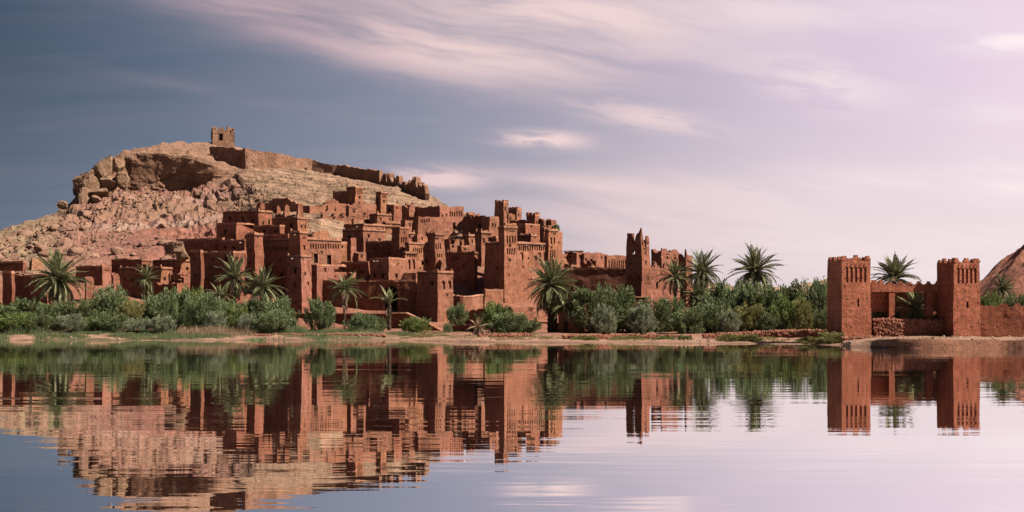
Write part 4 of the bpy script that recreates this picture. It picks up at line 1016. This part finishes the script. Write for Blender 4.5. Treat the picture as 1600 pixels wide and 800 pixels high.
# ------------------------------------------------------------------ rocks
def rock_mesh(seed, cuts=14, sub=3, rough=.05, lo=.55, hi=.9):
    r_ = np.random.default_rng(seed)
    bm_me = bpy.data.meshes.new('rock')
    import bmesh
    bm = bmesh.new(); bmesh.ops.create_icosphere(bm, subdivisions=sub, radius=1)
    v = np.array([p.co[:] for p in bm.verts])
    for k in range(cuts):
        n = r_.normal(size=3); n /= np.linalg.norm(n); dd = r_.uniform(lo, hi)
        s = v @ n; over = np.maximum(s - dd, 0); v = v - over[:, None] * n * .97
    v = v * (1 + rough * fbm(v * 2.5 + seed, 3)[:, None])
    if sub > 4: v = v * (1 + .09 * vnoise(np.floor(v * np.array([2.6, 2.6, 4.2]) + .5 * vnoise(v * 3)[:, None]) * 1.37 + seed)[:, None])
    for p, c in zip(bm.verts, v): p.co = c
    bm.to_mesh(bm_me); bm.free()
    return bm_me
ROCKS = [rock_mesh(k) for k in range(8)]
for me_ in ROCKS: me_.materials.append(TALUS)
BIG = [rock_mesh(50 + k, 16, 5, .06, .40, .80) for k in range(8)]
for me_ in BIG: me_.materials.append(ROCK)
def rock(name, label, me_, px, py, Y, wpx, hpx, rot, cat='boulder', group=None, depth=1.0):
    o = bpy.data.objects.new(name, me_); COL.objects.link(o)
    s = Y / F / 2 / .80
    o.location = at(px, py, Y); o.scale = (wpx * s, wpx * s * depth, hpx * s); o.rotation_euler = rot
    return tag(o, label, cat, group)
GC = 'crags of the summit cliff'
for i, (px, py, Y, w, h, rz, tilt, lb) in enumerate([
    (131, 288, 466, 34, 42, .4, .25, 'rounded crag at the left tip of the cliff, standing apart'),
    (146, 292, 462, 18, 30, 1.2, -.2, 'smaller leaning slab beside the rounded crag'),
    (120, 296, 468, 18, 26, 2.2, .3, 'dark knob on the far left of the rounded crag'),
    (163, 264, 468, 26, 46, .8, .1, 'tall split crag between the rounded crag and the main cliff'),
    (173, 288, 464, 30, 30, 2.6, -.2, 'squat crag under the tall split crag'),
    (188, 256, 470, 22, 34, 1.6, .15, 'blocky crag with a flat top next to the main cliff'),
    (190, 282, 464, 28, 28, .2, .2, 'fallen block at the foot of the blocky crag'),
    (155, 304, 462, 44, 20, 3.0, .1, 'long low slab below the cliff tip'),
    (216, 236, 492, 18, 7, .3, .35, 'thin rock slab poking over the cliff skyline'),
    (98, 322, 458, 20, 13, .5, .2, 'single brown boulder perched on the left ridge'),
    (103, 334, 452, 18, 10, 1.5, -.1, 'flat slab just below the perched boulder'),
    (112, 354, 432, 34, 16, 2.0, .15, 'dark ledge rock on the upper left scree'),
    (285, 399, 327, 26, 30, .9, .1, 'big pale boulder beside the narrow wing of the plain house')]):
    rock('crag' if i < 9 else 'boulder', lb, BIG[i % 8], px, py, Y, w, h, (tilt, tilt * .6, rz), 'crag' if i < 9 else 'boulder', GC if i < 9 else 'large boulders on the slope')
# main cliff face: overhanging blocks, one ledge
for i, (px, py, Y, w, h, rz, lb) in enumerate([
    (222, 264, 481, 46, 60, .3, 'left block of the overhanging brown cliff band'), (258, 264, 484, 52, 58, 1.3, 'middle block of the overhanging brown cliff band'),
    (296, 270, 485, 54, 50, 2.1, 'right block of the overhanging brown cliff band'), (330, 272, 484, 44, 28, .9, 'tapering end block of the brown cliff band')]):
    rock('cliff_block', lb, BIG[(i + 3) % 8], px, py, Y, w, h, (.05, .05, rz), 'cliff', GC, .75)
# boulders of the scree, each one an object
r_ = np.random.default_rng(21); n_b = 0; tries = 0
REG = 'boulders of the scree'
SIZ = ('small', 'medium sized', 'large'); PLC = ('on the far left ridge', 'in the left scree above the low houses', 'on the pink clay slope', 'in the scree close under the cliff', 'on the slope right of the cliff')
while n_b < 170 and tries < 6000:
    tries += 1
    px, row = r_.uniform(-60, 400), r_.uniform(6.9, 8.95)
    if px > 335 and row < 8.1: continue
    j = int(np.searchsorted(pxs, px)); i = int(np.searchsorted(GR, row))
    p = PT2[i, j]
    dens = 0.55 + 0.9 * fbm(np.array([px * .02, row * 1.3, 2.0]), 2)
    if r_.uniform() > dens: continue
    s = (0.45 + 1.2 * r_.pareto(2.0)); s = min(s, 2.6)
    o = bpy.data.objects.new('boulder', ROCKS[r_.integers(8)]); COL.objects.link(o)
    o.location = (p[0], p[1], p[2] + s * .15); o.scale = tuple(s * r_.uniform(.65, 1.2, 3) * np.array([1, 1, .75])); o.rotation_euler = tuple(r_.uniform(-.4, .4, 2)) + (r_.uniform(0, 6.3),)
    tag(o, '%s tan angular boulder lying %s' % (SIZ[0 if s < .9 else 1 if s < 1.5 else 2], PLC[0 if px < 60 else 4 if px > 330 else 3 if row > 8.35 else 1 if px < 190 else 2]), 'boulder', REG); n_b += 1
rub = MB()
for k in range(6500):
    if k < 6000: px, row = r_.uniform(-90, 420), r_.uniform(6.4, 9.0)
    else: px, row = r_.uniform(340, 760), r_.uniform(7.2, 11.0)
    if px > 335 and row < 7.4: continue
    if px < 420 and r_.uniform() > .55 + 1.5 * fbm(np.array([px * .017, row * 1.6, 4.0]), 3) - (.35 if 190 < px < 345 and row < 8.5 else 0): continue
    j = int(np.searchsorted(pxs, px)); i = int(np.searchsorted(GR, row)); p = PT2[min(i, ng - 1), j]
    add_stone(rub, p + [0, 0, .05], r_.uniform(.22, .75) * r_.uniform(.6, 1.4, 3) * np.array([1.2, 1, .7]), r_)
tag(link('rubble', rub.mesh('rubble'), TALUS), 'loose tan rubble strewn over the hill slopes', 'rubble', kind='stuff')
peb = MB()
for k in range(5200):
    px = r_.uniform(640, 1620) if k % 4 else r_.uniform(0, 640); y = shore_y(px) + r_.uniform(1.5, 26)
    if fbm(np.array([px * .02, y * .12, 9.0]), 3) < r_.uniform(-.3, .5): continue
    x = xat(px, y); add_stone(peb, np.array([x, y, ground_z(x, y)]), min(.36, .05 + .08 * r_.pareto(2.2)) * r_.uniform(.7, 1.3, 3), r_)
tag(link('shore_pebbles', peb.mesh('shore_pebbles'), stone_mat('pebble', (.40, .22, .15), (.58, .36, .25), (.74, .54, .42))), 'scattered pebbles and stones along the sandy shore', 'pebbles', kind='stuff')
# ------------------------------------------------------------------ plants
def leaf_mat(name, c1, c2, trans=.25):
    m, t, b = new_mat(name)
    oi = t.node('ShaderNodeNewGeometry').outputs['Random Per Island']
    pos = t.node('ShaderNodeNewGeometry').outputs['Position']
    k = t.m('ADD', t.m('MULTIPLY', oi, .55), t.m('MULTIPLY', t.noise(pos, .8, 3), .45))
    col = t.ramp(k, [(.2, (*c1, 1)), (.8, (*c2, 1))])
    col = alb(t, col, .60); t.put(b.inputs['Base Color'], col); b.inputs['Roughness'].default_value = .6
    tr = t.node('ShaderNodeBsdfTranslucent', {'Color': col})
    mx = t.node('ShaderNodeMixShader', {0: trans, 1: b.outputs[0], 2: tr.outputs[0]})
    out = [n for n in t.n if n.type == 'OUTPUT_MATERIAL'][0]
    t.l.new(mx.outputs[0], out.inputs[0])
    return m
LEAF = {'s': leaf_mat('silver_green', (.130, .155, .090), (.400, .430, .270)),
        'g': leaf_mat('tamarisk_green', (.085, .115, .045), (.300, .360, .170)),
        'd': leaf_mat('olive_dark', (.070, .092, .036), (.250, .290, .130)),
        'b': leaf_mat('fresh_green', (.095, .135, .036), (.270, .330, .105)),
        'y': leaf_mat('yellowing_green', (.13, .13, .04), (.36, .32, .12))}
PALM = leaf_mat('palm_frond', (.070, .085, .034), (.340, .330, .165), .15)
PALMD = leaf_mat('dry_frond', (.26, .16, .09), (.55, .39, .25), .1)
PTRUNK = simple('palm_trunk', (.105, .062, .042), var=.5, scale=4)
BARK = simple('bark', (.12, .085, .06))

def bush_mesh(seed, n_sp=34, n_leaf=115, upright=.6):   # plumes of fine leaves on a loose frame
    r_ = np.random.default_rng(seed); V = []; Fc = []
    stems = MB()
    for s in range(n_sp):
        a = r_.uniform(0, 6.283); q = r_.uniform(0, 1) ** .55; e = r_.uniform(.02, 1)
        # clump centre inside an egg-shaped crown, unit height
        hz = .12 + .80 * e; rad = .56 * math.sqrt(max(0, 1 - ((hz - .42) / .62) ** 2)) * (.35 + .65 * q) * r_.uniform(.8, 1.15)
        c = np.array([rad * math.cos(a), rad * math.sin(a), hz * r_.uniform(.85, 1.06)])
        if s % 3 == 0: stems.tube([np.array([0.04 * math.cos(a), .04 * math.sin(a), -.05]), c * [.6, .6, .55], c], [.018, .012, .004], 4, False)
        out = np.array([c[0] * .9, c[1] * .9, .25 + upright]); out /= np.linalg.norm(out)
        cr = r_.uniform(.055, .12); st = r_.uniform(1.5, 2.6)
        for k in range(n_leaf):
            o = r_.normal(size=3); o *= cr * r_.uniform(.2, 1) ** .5 / np.linalg.norm(o); o = o + out * (o @ out) * (st - 1)
            p = c + o
            if p[2] < 0.0: p[2] = abs(p[2]) * .3
            d_ = out + .42 * r_.normal(size=3) + o / cr * .22; d_ /= np.linalg.norm(d_)
            w = np.cross(d_, r_.normal(size=3)); w /= np.linalg.norm(w) + 1e-9
            L, ww = r_.uniform(.04, .095), r_.uniform(.009, .018)
            n0 = len(V); V += [p - w * ww * .4, p + d_ * L * .5 - w * ww, p + d_ * L, p + d_ * L * .5 + w * ww]
            Fc.append((n0, n0 + 1, n0 + 2, n0 + 3))
    me_ = bpy.data.meshes.new('crown'); me_.from_pydata([tuple(v) for v in V], [], Fc); me_.update()
    st = stems.mesh('stems'); st.materials.append(BARK); me_.materials.append(LEAF['g'])
    return me_, st
BUSH = [bush_mesh(300 + k, 84 + 4 * k, 95, up) for k, up in enumerate([.5, .7, .35, .9, .6, .25])]
def bush(label, px, py_top, py_base, wpx, Y, kind='g', v=None, group='tamarisk bushes along the shore', name='bush', cat='bush'):
    k = random.randrange(6) if v is None else v
    z0 = zat(py_base, Y); hgt = (zat(py_top, Y) - z0) * random.uniform(.86, 1.24); w = wpx * Y / F * random.uniform(.9, 1.12)
    rt = empty(name, (xat(px, Y), Y, z0), label, cat, group)
    rot = random.uniform(0, 6.28)
    for nm, me_ in (('crown', BUSH[k][0]), ('stems', BUSH[k][1])):
        o = bpy.data.objects.new(nm, me_); COL.objects.link(o); o.parent = rt
        o.scale = (w / .98, w / .98, hgt / 1.0); o.rotation_euler = (0, 0, rot)
        if nm == 'crown': o.material_slots[0].link = 'OBJECT'; o.material_slots[0].material = LEAF[kind]
    return rt

def frond_mesh(droop, seed, nl=40, width=.165):
    r_ = np.random.default_rng(seed); b = MB(); pts = []
    x = z = 0.0; a = 0.0
    for i in range(11):
        pts.append(np.array([x, 0, z])); st = .1
        a = -droop * (i / 10) ** 1.4
        x += st * math.cos(a); z += st * math.sin(a)
    pts = np.array(pts)
    b.tube(pts, np.linspace(.016, .004, 11), 4, False)
    for i in range(nl):
        t = .10 + .90 * i / nl; f = t * 10; k = int(min(f, 9)); p = pts[k] + (pts[k+1] - pts[k]) * (f - k); d_ = pts[k+1] - pts[k]; d_ /= np.linalg.norm(d_)
        L = width * (math.sin(math.pi * min(1, t * .80 + .22)) ** .6) * r_.uniform(.85, 1.15)
        for s in (-1, 1):
            dr = d_ * .72 + np.array([0, s * .62, .22 + r_.uniform(-.1, .1)]); dr /= np.linalg.norm(dr)
            w = np.cross(dr, [0, 0, 1]); w /= np.linalg.norm(w); w = w * .016
            b.add([p - w, p + dr * L * .55 - w * .8 - [0, 0, .004], p + dr * L - [0, 0, .02], p + dr * L * .55 + w * .8], [(0, 1, 2, 3)])
    tp = pts[-1]; b.add([tp, tp + [.05, .012, -.02], tp + [.10, 0, -.05], tp + [.05, -.012, -.02]], [(0, 1, 2, 3)])
    me_ = b.mesh('frond'); return me_
FR = [frond_mesh(dd, 500 + i) for i, dd in enumerate([.35, .75, 1.25, 1.8])]
for me_ in FR: me_.materials.append(PALM)
def palm(label, px, py, base_py, Rpx, Y, n=42, emin=-35, trunk=.28, skirt=0, lean=0.0, emax=86, group='date palms'):
    r_ = np.random.default_rng(int(px))
    z0 = zat(base_py, Y); top = at(px, py, Y); hgt = top[2] - z0; L0 = Rpx * Y / F * 1.22; n = int(n * 1.25)
    rt = empty('date_palm', (top[0] - lean, Y, z0), label, 'palm', group)
    b = MB(); m_ = max(6, int(hgt / .35)); pts, rad = [], []
    for i in range(m_ + 1):
        t = i / m_
        pts.append(np.array([top[0] - lean + lean * t ** 1.5, Y, z0 - .8 + (hgt + .9) * t])); rad.append(trunk * (1.15 - .25 * t) * (1.10 if i % 2 else .92))
    b.tube(pts, rad, 9); link('trunk', b.mesh('trunk'), PTRUNK, rt)
    base = Vector(rt.location)
    def put(az_, el_, L, me_, mat_):
        o = bpy.data.objects.new('frond', me_); COL.objects.link(o); o.parent = rt
        mt = Matrix.Rotation(az_, 4, 'Z') @ Matrix.Rotation(-el_, 4, 'Y') @ Matrix.Rotation(r_.uniform(-.5, .5), 4, 'X')
        o.matrix_basis = Matrix.Translation(Vector(top) - base + Vector((0, 0, r_.uniform(-.15, .15)))) @ mt @ Matrix.Diagonal((L, L * 1.05, L * r_.uniform(.7, 1.45), 1))
        if mat_: o.material_slots[0].link = 'OBJECT'; o.material_slots[0].material = mat_
    for k in range(n):
        t = (k + .5) / n
        el_ = R(emax + (emin - emax) * t ** .85 + r_.uniform(-13, 13)); az_ = k * 2.39996 + r_.uniform(-.3, .3)
        put(az_, el_, L0 * r_.uniform(.72, 1.1), FR[0 if t < .3 else 1 if t < .6 else 2 if r_.uniform() < .75 else 1], PALMD if (t > .88 and r_.uniform() < .55) else None)
    for k in range(int(skirt * 1.8)):
        put(k * 2.39996, R(r_.uniform(-80, -48)), L0 * r_.uniform(.55, .95), FR[3 if k % 2 else 2], PALMD if r_.uniform() < .7 else None)
    return rt
palm('big low date palm with a full round crown at the left', 90, 437, 478, 42, 292, 60, -50, .30, 8)
palm('short date palm in front of the house with the lit corner window', 228, 436, 478, 24, 300, 34, -55, .22, 6)
palm('brownish date palm with hanging dry fronds, left of the close pair', 367, 436, 482, 31, 298, 44, -40, .26, 14)
palm('greener lower palm, right of the close pair below the kasbah block', 411, 449, 486, 30, 295, 44, -45, .26, 6)
palm('small palm tucked under the brownish palm', 343, 462, 490, 20, 293, 24, -20, .2, 0)
palm('thin date palm with visible trunk before the retaining wall', 538, 452, 511, 29, 291, 30, -28, .20, 4, emax=70)
palm('sparse young palm with few upright fronds before the arched doorway', 608, 476, 516, 26, 289, 9, 40, .34, 3, emax=88)
palm('large dark date palm with thick trunk and drooping skirt at the shore centre', 863, 446, 525, 40, 282, 84, -70, .80, 46)
palm('smaller offshoot palm leaning from the large dark palm', 884, 478, 522, 27, 281, 26, -40, .28, 8)
palm('darker small crowned palm left of the close right pair', 1055, 434, 480, 27, 294, 40, -35, .24, 4)
palm('taller palm of the close pair right of the ruined tower', 1097, 427, 480, 35, 296, 48, -38, .26, 8)
palm('low shaggy palm under the taller palm of the right pair', 1088, 462, 500, 32, 292, 36, -50, .26, 10)
palm('lone date palm rising over the right bushes against the sky', 1180, 425, 480, 37, 300, 56, -35, .28, 6)
palm('dark palm rising behind the gate wall between the towers', 1398, 437, 500, 36, 262, 44, -6, .28, 0)
palm('sunlit palm growing inside the gate opening', 1430, 484, 520, 31, GY0 + 7.6, 40, -45, .26, 6)
palm('date palm behind the garden wall right of the gate', 1566, 452, 500, 22, 262, 44, -40, .26, 6)
palm('young trunkless palm among the left bushes', 152, 486, 512, 24, 288, 26, -10, .2, 0, group='young palms')
palm('young trunkless palm at the far left', 50, 488, 512, 22, 288, 24, -5, .2, 0, group='young palms')
palm('young trunkless palm between the left palm pair and the tower', 422, 492, 514, 20, 286, 24, -10, .2, 0, group='young palms')

BL = [ # label, px, top, base, width, distance, kind
 ('wide tamarisk bush at the far left edge of the picture', 4, 476, 513, 56, 286, 'g'),
 ('dense bush below the leftmost dark house', 40, 466, 512, 50, 290, 'g'),
 ('pale green reedy bush at the left waterside', 30, 494, 518, 64, 276, 'b'),
 ('bush directly below the big low palm', 84, 470, 513, 48, 284, 'g'),
 ('small round bush at the water below the big low palm', 86, 498, 518, 28, 276, 'g'),
 ('bush just right of the big low palm', 122, 478, 514, 46, 285, 'd'),
 ('low bush under the lit wall pier by the big palm', 140, 494, 518, 36, 278, 'b'),
 ('tall tamarisk bush left of the short palm', 172, 456, 514, 54, 290, 'g'),
 ('low waterside bush below the short palm', 176, 488, 518, 44, 277, 'g'),
 ('yellowing bush among the green ones near the short palm', 203, 478, 516, 34, 281, 'y'),
 ('bush right under the short palm', 224, 474, 514, 46, 288, 'd'),
 ('broad tamarisk bush right of the yellowing bush', 248, 470, 516, 50, 284, 'g'),
 ('bush in front of the half sunk hut', 274, 462, 516, 46, 287, 'g'),
 ('tallest left bush, below the narrow wing of the plain house', 300, 446, 516, 52, 290, 'b'),
 ('rounded bush below the big plain house', 322, 466, 517, 46, 282, 'g'),
 ('bush under the brownish palm', 356, 470, 514, 46, 288, 'g'),
 ('feathery bush between the two palms of the left pair', 372, 482, 517, 36, 280, 'b'),
 ('shaded bush below the greener palm', 402, 476, 516, 44, 287, 'd'),
 ('large feathery tamarisk left of the tall front tower', 437, 466, 518, 46, 283, 'g'),
 ('grey green waterside bush below the tall front tower', 428, 490, 520, 42, 274, 'g'),
 ('rounded tamarisk at the foot of the retaining wall, right of the tower', 501, 478, 522, 34, 282, 'g'),
 ('low ragged bush right of the thin palm', 569, 487, 522, 46, 281, 'g'),
 ('small side shoot of bush left of the young sparse palm', 588, 494, 520, 24, 283, 'd'),
 ('low dark green bush beside the sandy ramp', 648, 498, 521, 40, 279, 'b'),
 ('slender pointed tamarisk above the short shaded wall', 714, 472, 510, 24, 288, 'g'),
 ('tiny shrub at the start of the sandy path', 700, 508, 526, 13, 277, 'g'),
 ('spreading bush left of the large dark palm', 776, 476, 520, 54, 280, 'b'),
 ('second spreading bush nearer the large dark palm', 798, 490, 522, 48, 276, 'g'),
 ('low dark bush touching the large dark palm', 826, 500, 521, 38, 278, 'd'),
 ('large olive like bush right of the broken brick wall', 926, 460, 522, 58, 281, 'd'),
 ('tall bush below the long dark enclosure wall', 958, 458, 522, 54, 285, 'd'),
 ('bush below the tall ruined tower', 990, 472, 521, 52, 284, 'g'),
 ('dense bush below the sloping broken wall', 1022, 468, 521, 56, 285, 'd'),
 ('pale bush under the darker small crowned palm', 1052, 466, 520, 54, 287, 'g'),
 ('low shrub at the waterside before the low shaggy palm', 1076, 490, 524, 40, 276, 'g'),
 ('bush right of the low shaggy palm', 1118, 456, 520, 56, 287, 'g'),
 ('dark low bush before the middle of the right bank', 1110, 482, 522, 50, 279, 'd'),
 ('tall silvery bush left of the lone palm', 1146, 448, 519, 54, 289, 'g'),
 ('dense bush right under the lone palm', 1180, 446, 519, 58, 288, 'g'),
 ('lower yellow green bush in front of the lone palm', 1168, 478, 520, 46, 279, 'y'),
 ('bush right of the lone palm', 1212, 452, 518, 52, 287, 'd'),
 ('bright green bush in the middle of the right bank', 1234, 470, 519, 46, 277, 'b'),
 ('tall bush with ragged top near the left gate tower', 1258, 440, 517, 52, 286, 'd'),
 ('silvery bush touching the left gate tower', 1284, 448, 518, 44, 280, 'g'),
 ('dark low bush at the foot of the left gate tower', 1290, 486, 522, 34, 262, 'd'),
 ('rounded bush over the garden wall left of its palm', 1548, 460, 500, 32, 250, 'b'),
 ('rounded bush over the garden wall right of its palm', 1588, 462, 500, 36, 252, 'd'),
 ('dark shrub inside the gate, left of the sunlit palm', 1384, 484, 520, 36, GY0 + 7, 'd'),
 ('dark shrub inside the gate, right of the sunlit palm', 1456, 492, 520, 26, GY0 + 7, 'd'),
 ('dry thorny shrub on the ledge beside the last ridge tower', 868, 351, 364, 12, 352, 'd')]
BL += [('silvery shrub low at the waterside left of the dry reeds', 252, 492, 519, 34, 274, 's'), ('silvery waterside shrub below the yellowing bush', 212, 496, 519, 26, 273, 's'),
 ('pale shrub before the bush just right of the big low palm', 112, 492, 518, 30, 275, 's'), ('pale feathery shrub right of the tall left bush', 338, 484, 517, 28, 277, 's'),
 ('silvery shrub in front of the large olive like bush', 944, 488, 524, 34, 272, 's'), ('silvery shrub before the bush below the ruined tower', 1004, 486, 523, 34, 274, 's'),
 ('pale shrub before the tall silvery bush', 1140, 484, 522, 30, 274, 's'), ('pale dry shrub right of the bright green bush', 1256, 480, 520, 30, 270, 'y'),
 ('dark shrub low between the bright green bush and the lone palm', 1204, 488, 521, 30, 272, 'd'), ('pale shrub under the close pair of left palms', 388, 490, 518, 26, 276, 's'),
 ('dark shrub at the far left waterline', 62, 496, 519, 30, 274, 'd')]
for i, a in enumerate(BL): bush(*a)
TU = [('grassy tuft on the sand left of the middle right bank', 1140, 524, 537, 36, 236, 'y'), ('second grassy tuft on the sand beside a pale stone', 1172, 525, 537, 34, 236, 'y'),
      ('large green tuft in front of the left gate tower', 1300, 516, 540, 40, 224, 'y'), ('small tuft on the bank under the low shaggy palm', 1070, 526, 536, 18, 240, 'b'),
      ('low tuft left of the gate tower tuft', 1266, 527, 538, 34, 228, 'y'), ('low tuft at the waterline right of the curved terrace', 1040, 527, 536, 30, 242, 'b'),
      ('low tuft on the curved stone terrace', 915, 526, 535, 34, 245, 'y'), ('low tuft on the curved terrace, further right', 980, 526, 534, 40, 247, 'y')]
for a in TU: bush(*a, group='grass tufts on the bank', name='grass_tuft', cat='tuft')

# dry palm clump at the path, the only straw coloured plant there
rt = palm('straw coloured dried palm clump beside the sandy path', 748, 512, 527, 17, 262, 26, -60, .16, 8, group='dried plants')
for o in rt.children:
    if o.name.startswith('frond'): o.material_slots[0].link = 'OBJECT'; o.material_slots[0].material = PALMD

# grass and reeds: nobody could count them
def blades(name, label, spots, hmin, hmax, mat_, per, spread, lean=.35, w=.03):
    r_ = np.random.default_rng(len(spots)); V, Fc = [], []
    for (x, y, s) in spots:
        for k in range(per):
            px_, py_ = x + r_.normal() * spread, y + r_.normal() * spread; z = ground_z(px_, py_) - .03
            h = r_.uniform(hmin, hmax) * s; a = r_.uniform(0, 6.28); l = r_.uniform(0, lean) * h; ww = w * r_.uniform(.7, 1.4)
            c_, s_ = math.cos(a), math.sin(a); n0 = len(V)
            V += [(px_ - ww, py_, z), (px_ + ww, py_, z), (px_ + c_ * l * .4 + ww * .7, py_ + s_ * l * .4, z + h * .6), (px_ + c_ * l, py_ + s_ * l, z + h), (px_ + c_ * l * .4 - ww * .7, py_ + s_ * l * .4, z + h * .6)]
            Fc.append((n0, n0 + 1, n0 + 2, n0 + 3, n0 + 4))
    me_ = bpy.data.meshes.new(name); me_.from_pydata(V, [], Fc); me_.update()
    return tag(link(name, me_, mat_), label, 'grass', kind='stuff')
r_ = np.random.default_rng(77); sp_ = []
for k in range(1500):
    px = r_.uniform(-60, 640); y = shore_y(px) + r_.uniform(.8, 21) * (1 if px < 420 else .9)
    if fbm(np.array([px * .03, y * .15, 1.0]), 2) > (-.05 if px < 250 else 0.12): sp_.append((xat(px, y), y, r_.uniform(.6, 1.3)))
blades('shore_grass', 'short green grass along the left shore', sp_, .12, .62, LEAF['g'], 30, .55)
sp_ = []
for k in range(700):
    px = r_.uniform(640, 1320); y = shore_y(px) + r_.uniform(6, 34)
    if fbm(np.array([px * .025, y * .1, 7.0]), 2) > -.02: sp_.append((xat(px, y), y, r_.uniform(.5, 1.0)))
for k in range(120):
    px = r_.choice([r_.uniform(625, 700), r_.uniform(770, 830)]); y = r_.uniform(262, 276); sp_.append((xat(px, y), y, .8))
blades('bank_grass', 'thin olive grass on the right bank', sp_, .12, .4, LEAF['y'], 22, .4)
sp_ = []
for k in range(150):
    px = r_.choice([r_.uniform(282, 320), r_.uniform(315, 350), r_.uniform(335, 398)]); y = r_.uniform(270, 278); sp_.append((xat(px, y), y, r_.uniform(.6, 1.2)))
for k in range(50): px = r_.uniform(505, 560); y = r_.uniform(278, 284); sp_.append((xat(px, y), y, r_.uniform(.4, .8)))
blades('dry_reeds', 'straw coloured dry reeds at the waterside below the big plain house', sp_, .4, 1.5, PALMD, 16, .45, .5, .025)
sp_ = [(xat(px, y), y, r_.uniform(.7, 1.2)) for px, y in [(r_.uniform(395, 470), r_.uniform(274, 280)) for k in range(60)] + [(r_.uniform(-30, 60), r_.uniform(270, 280)) for k in range(45)]]
blades('green_reeds', 'tall green reeds at the waterside', sp_, .5, 1.7, LEAF['g'], 26, .6, .4, .025)
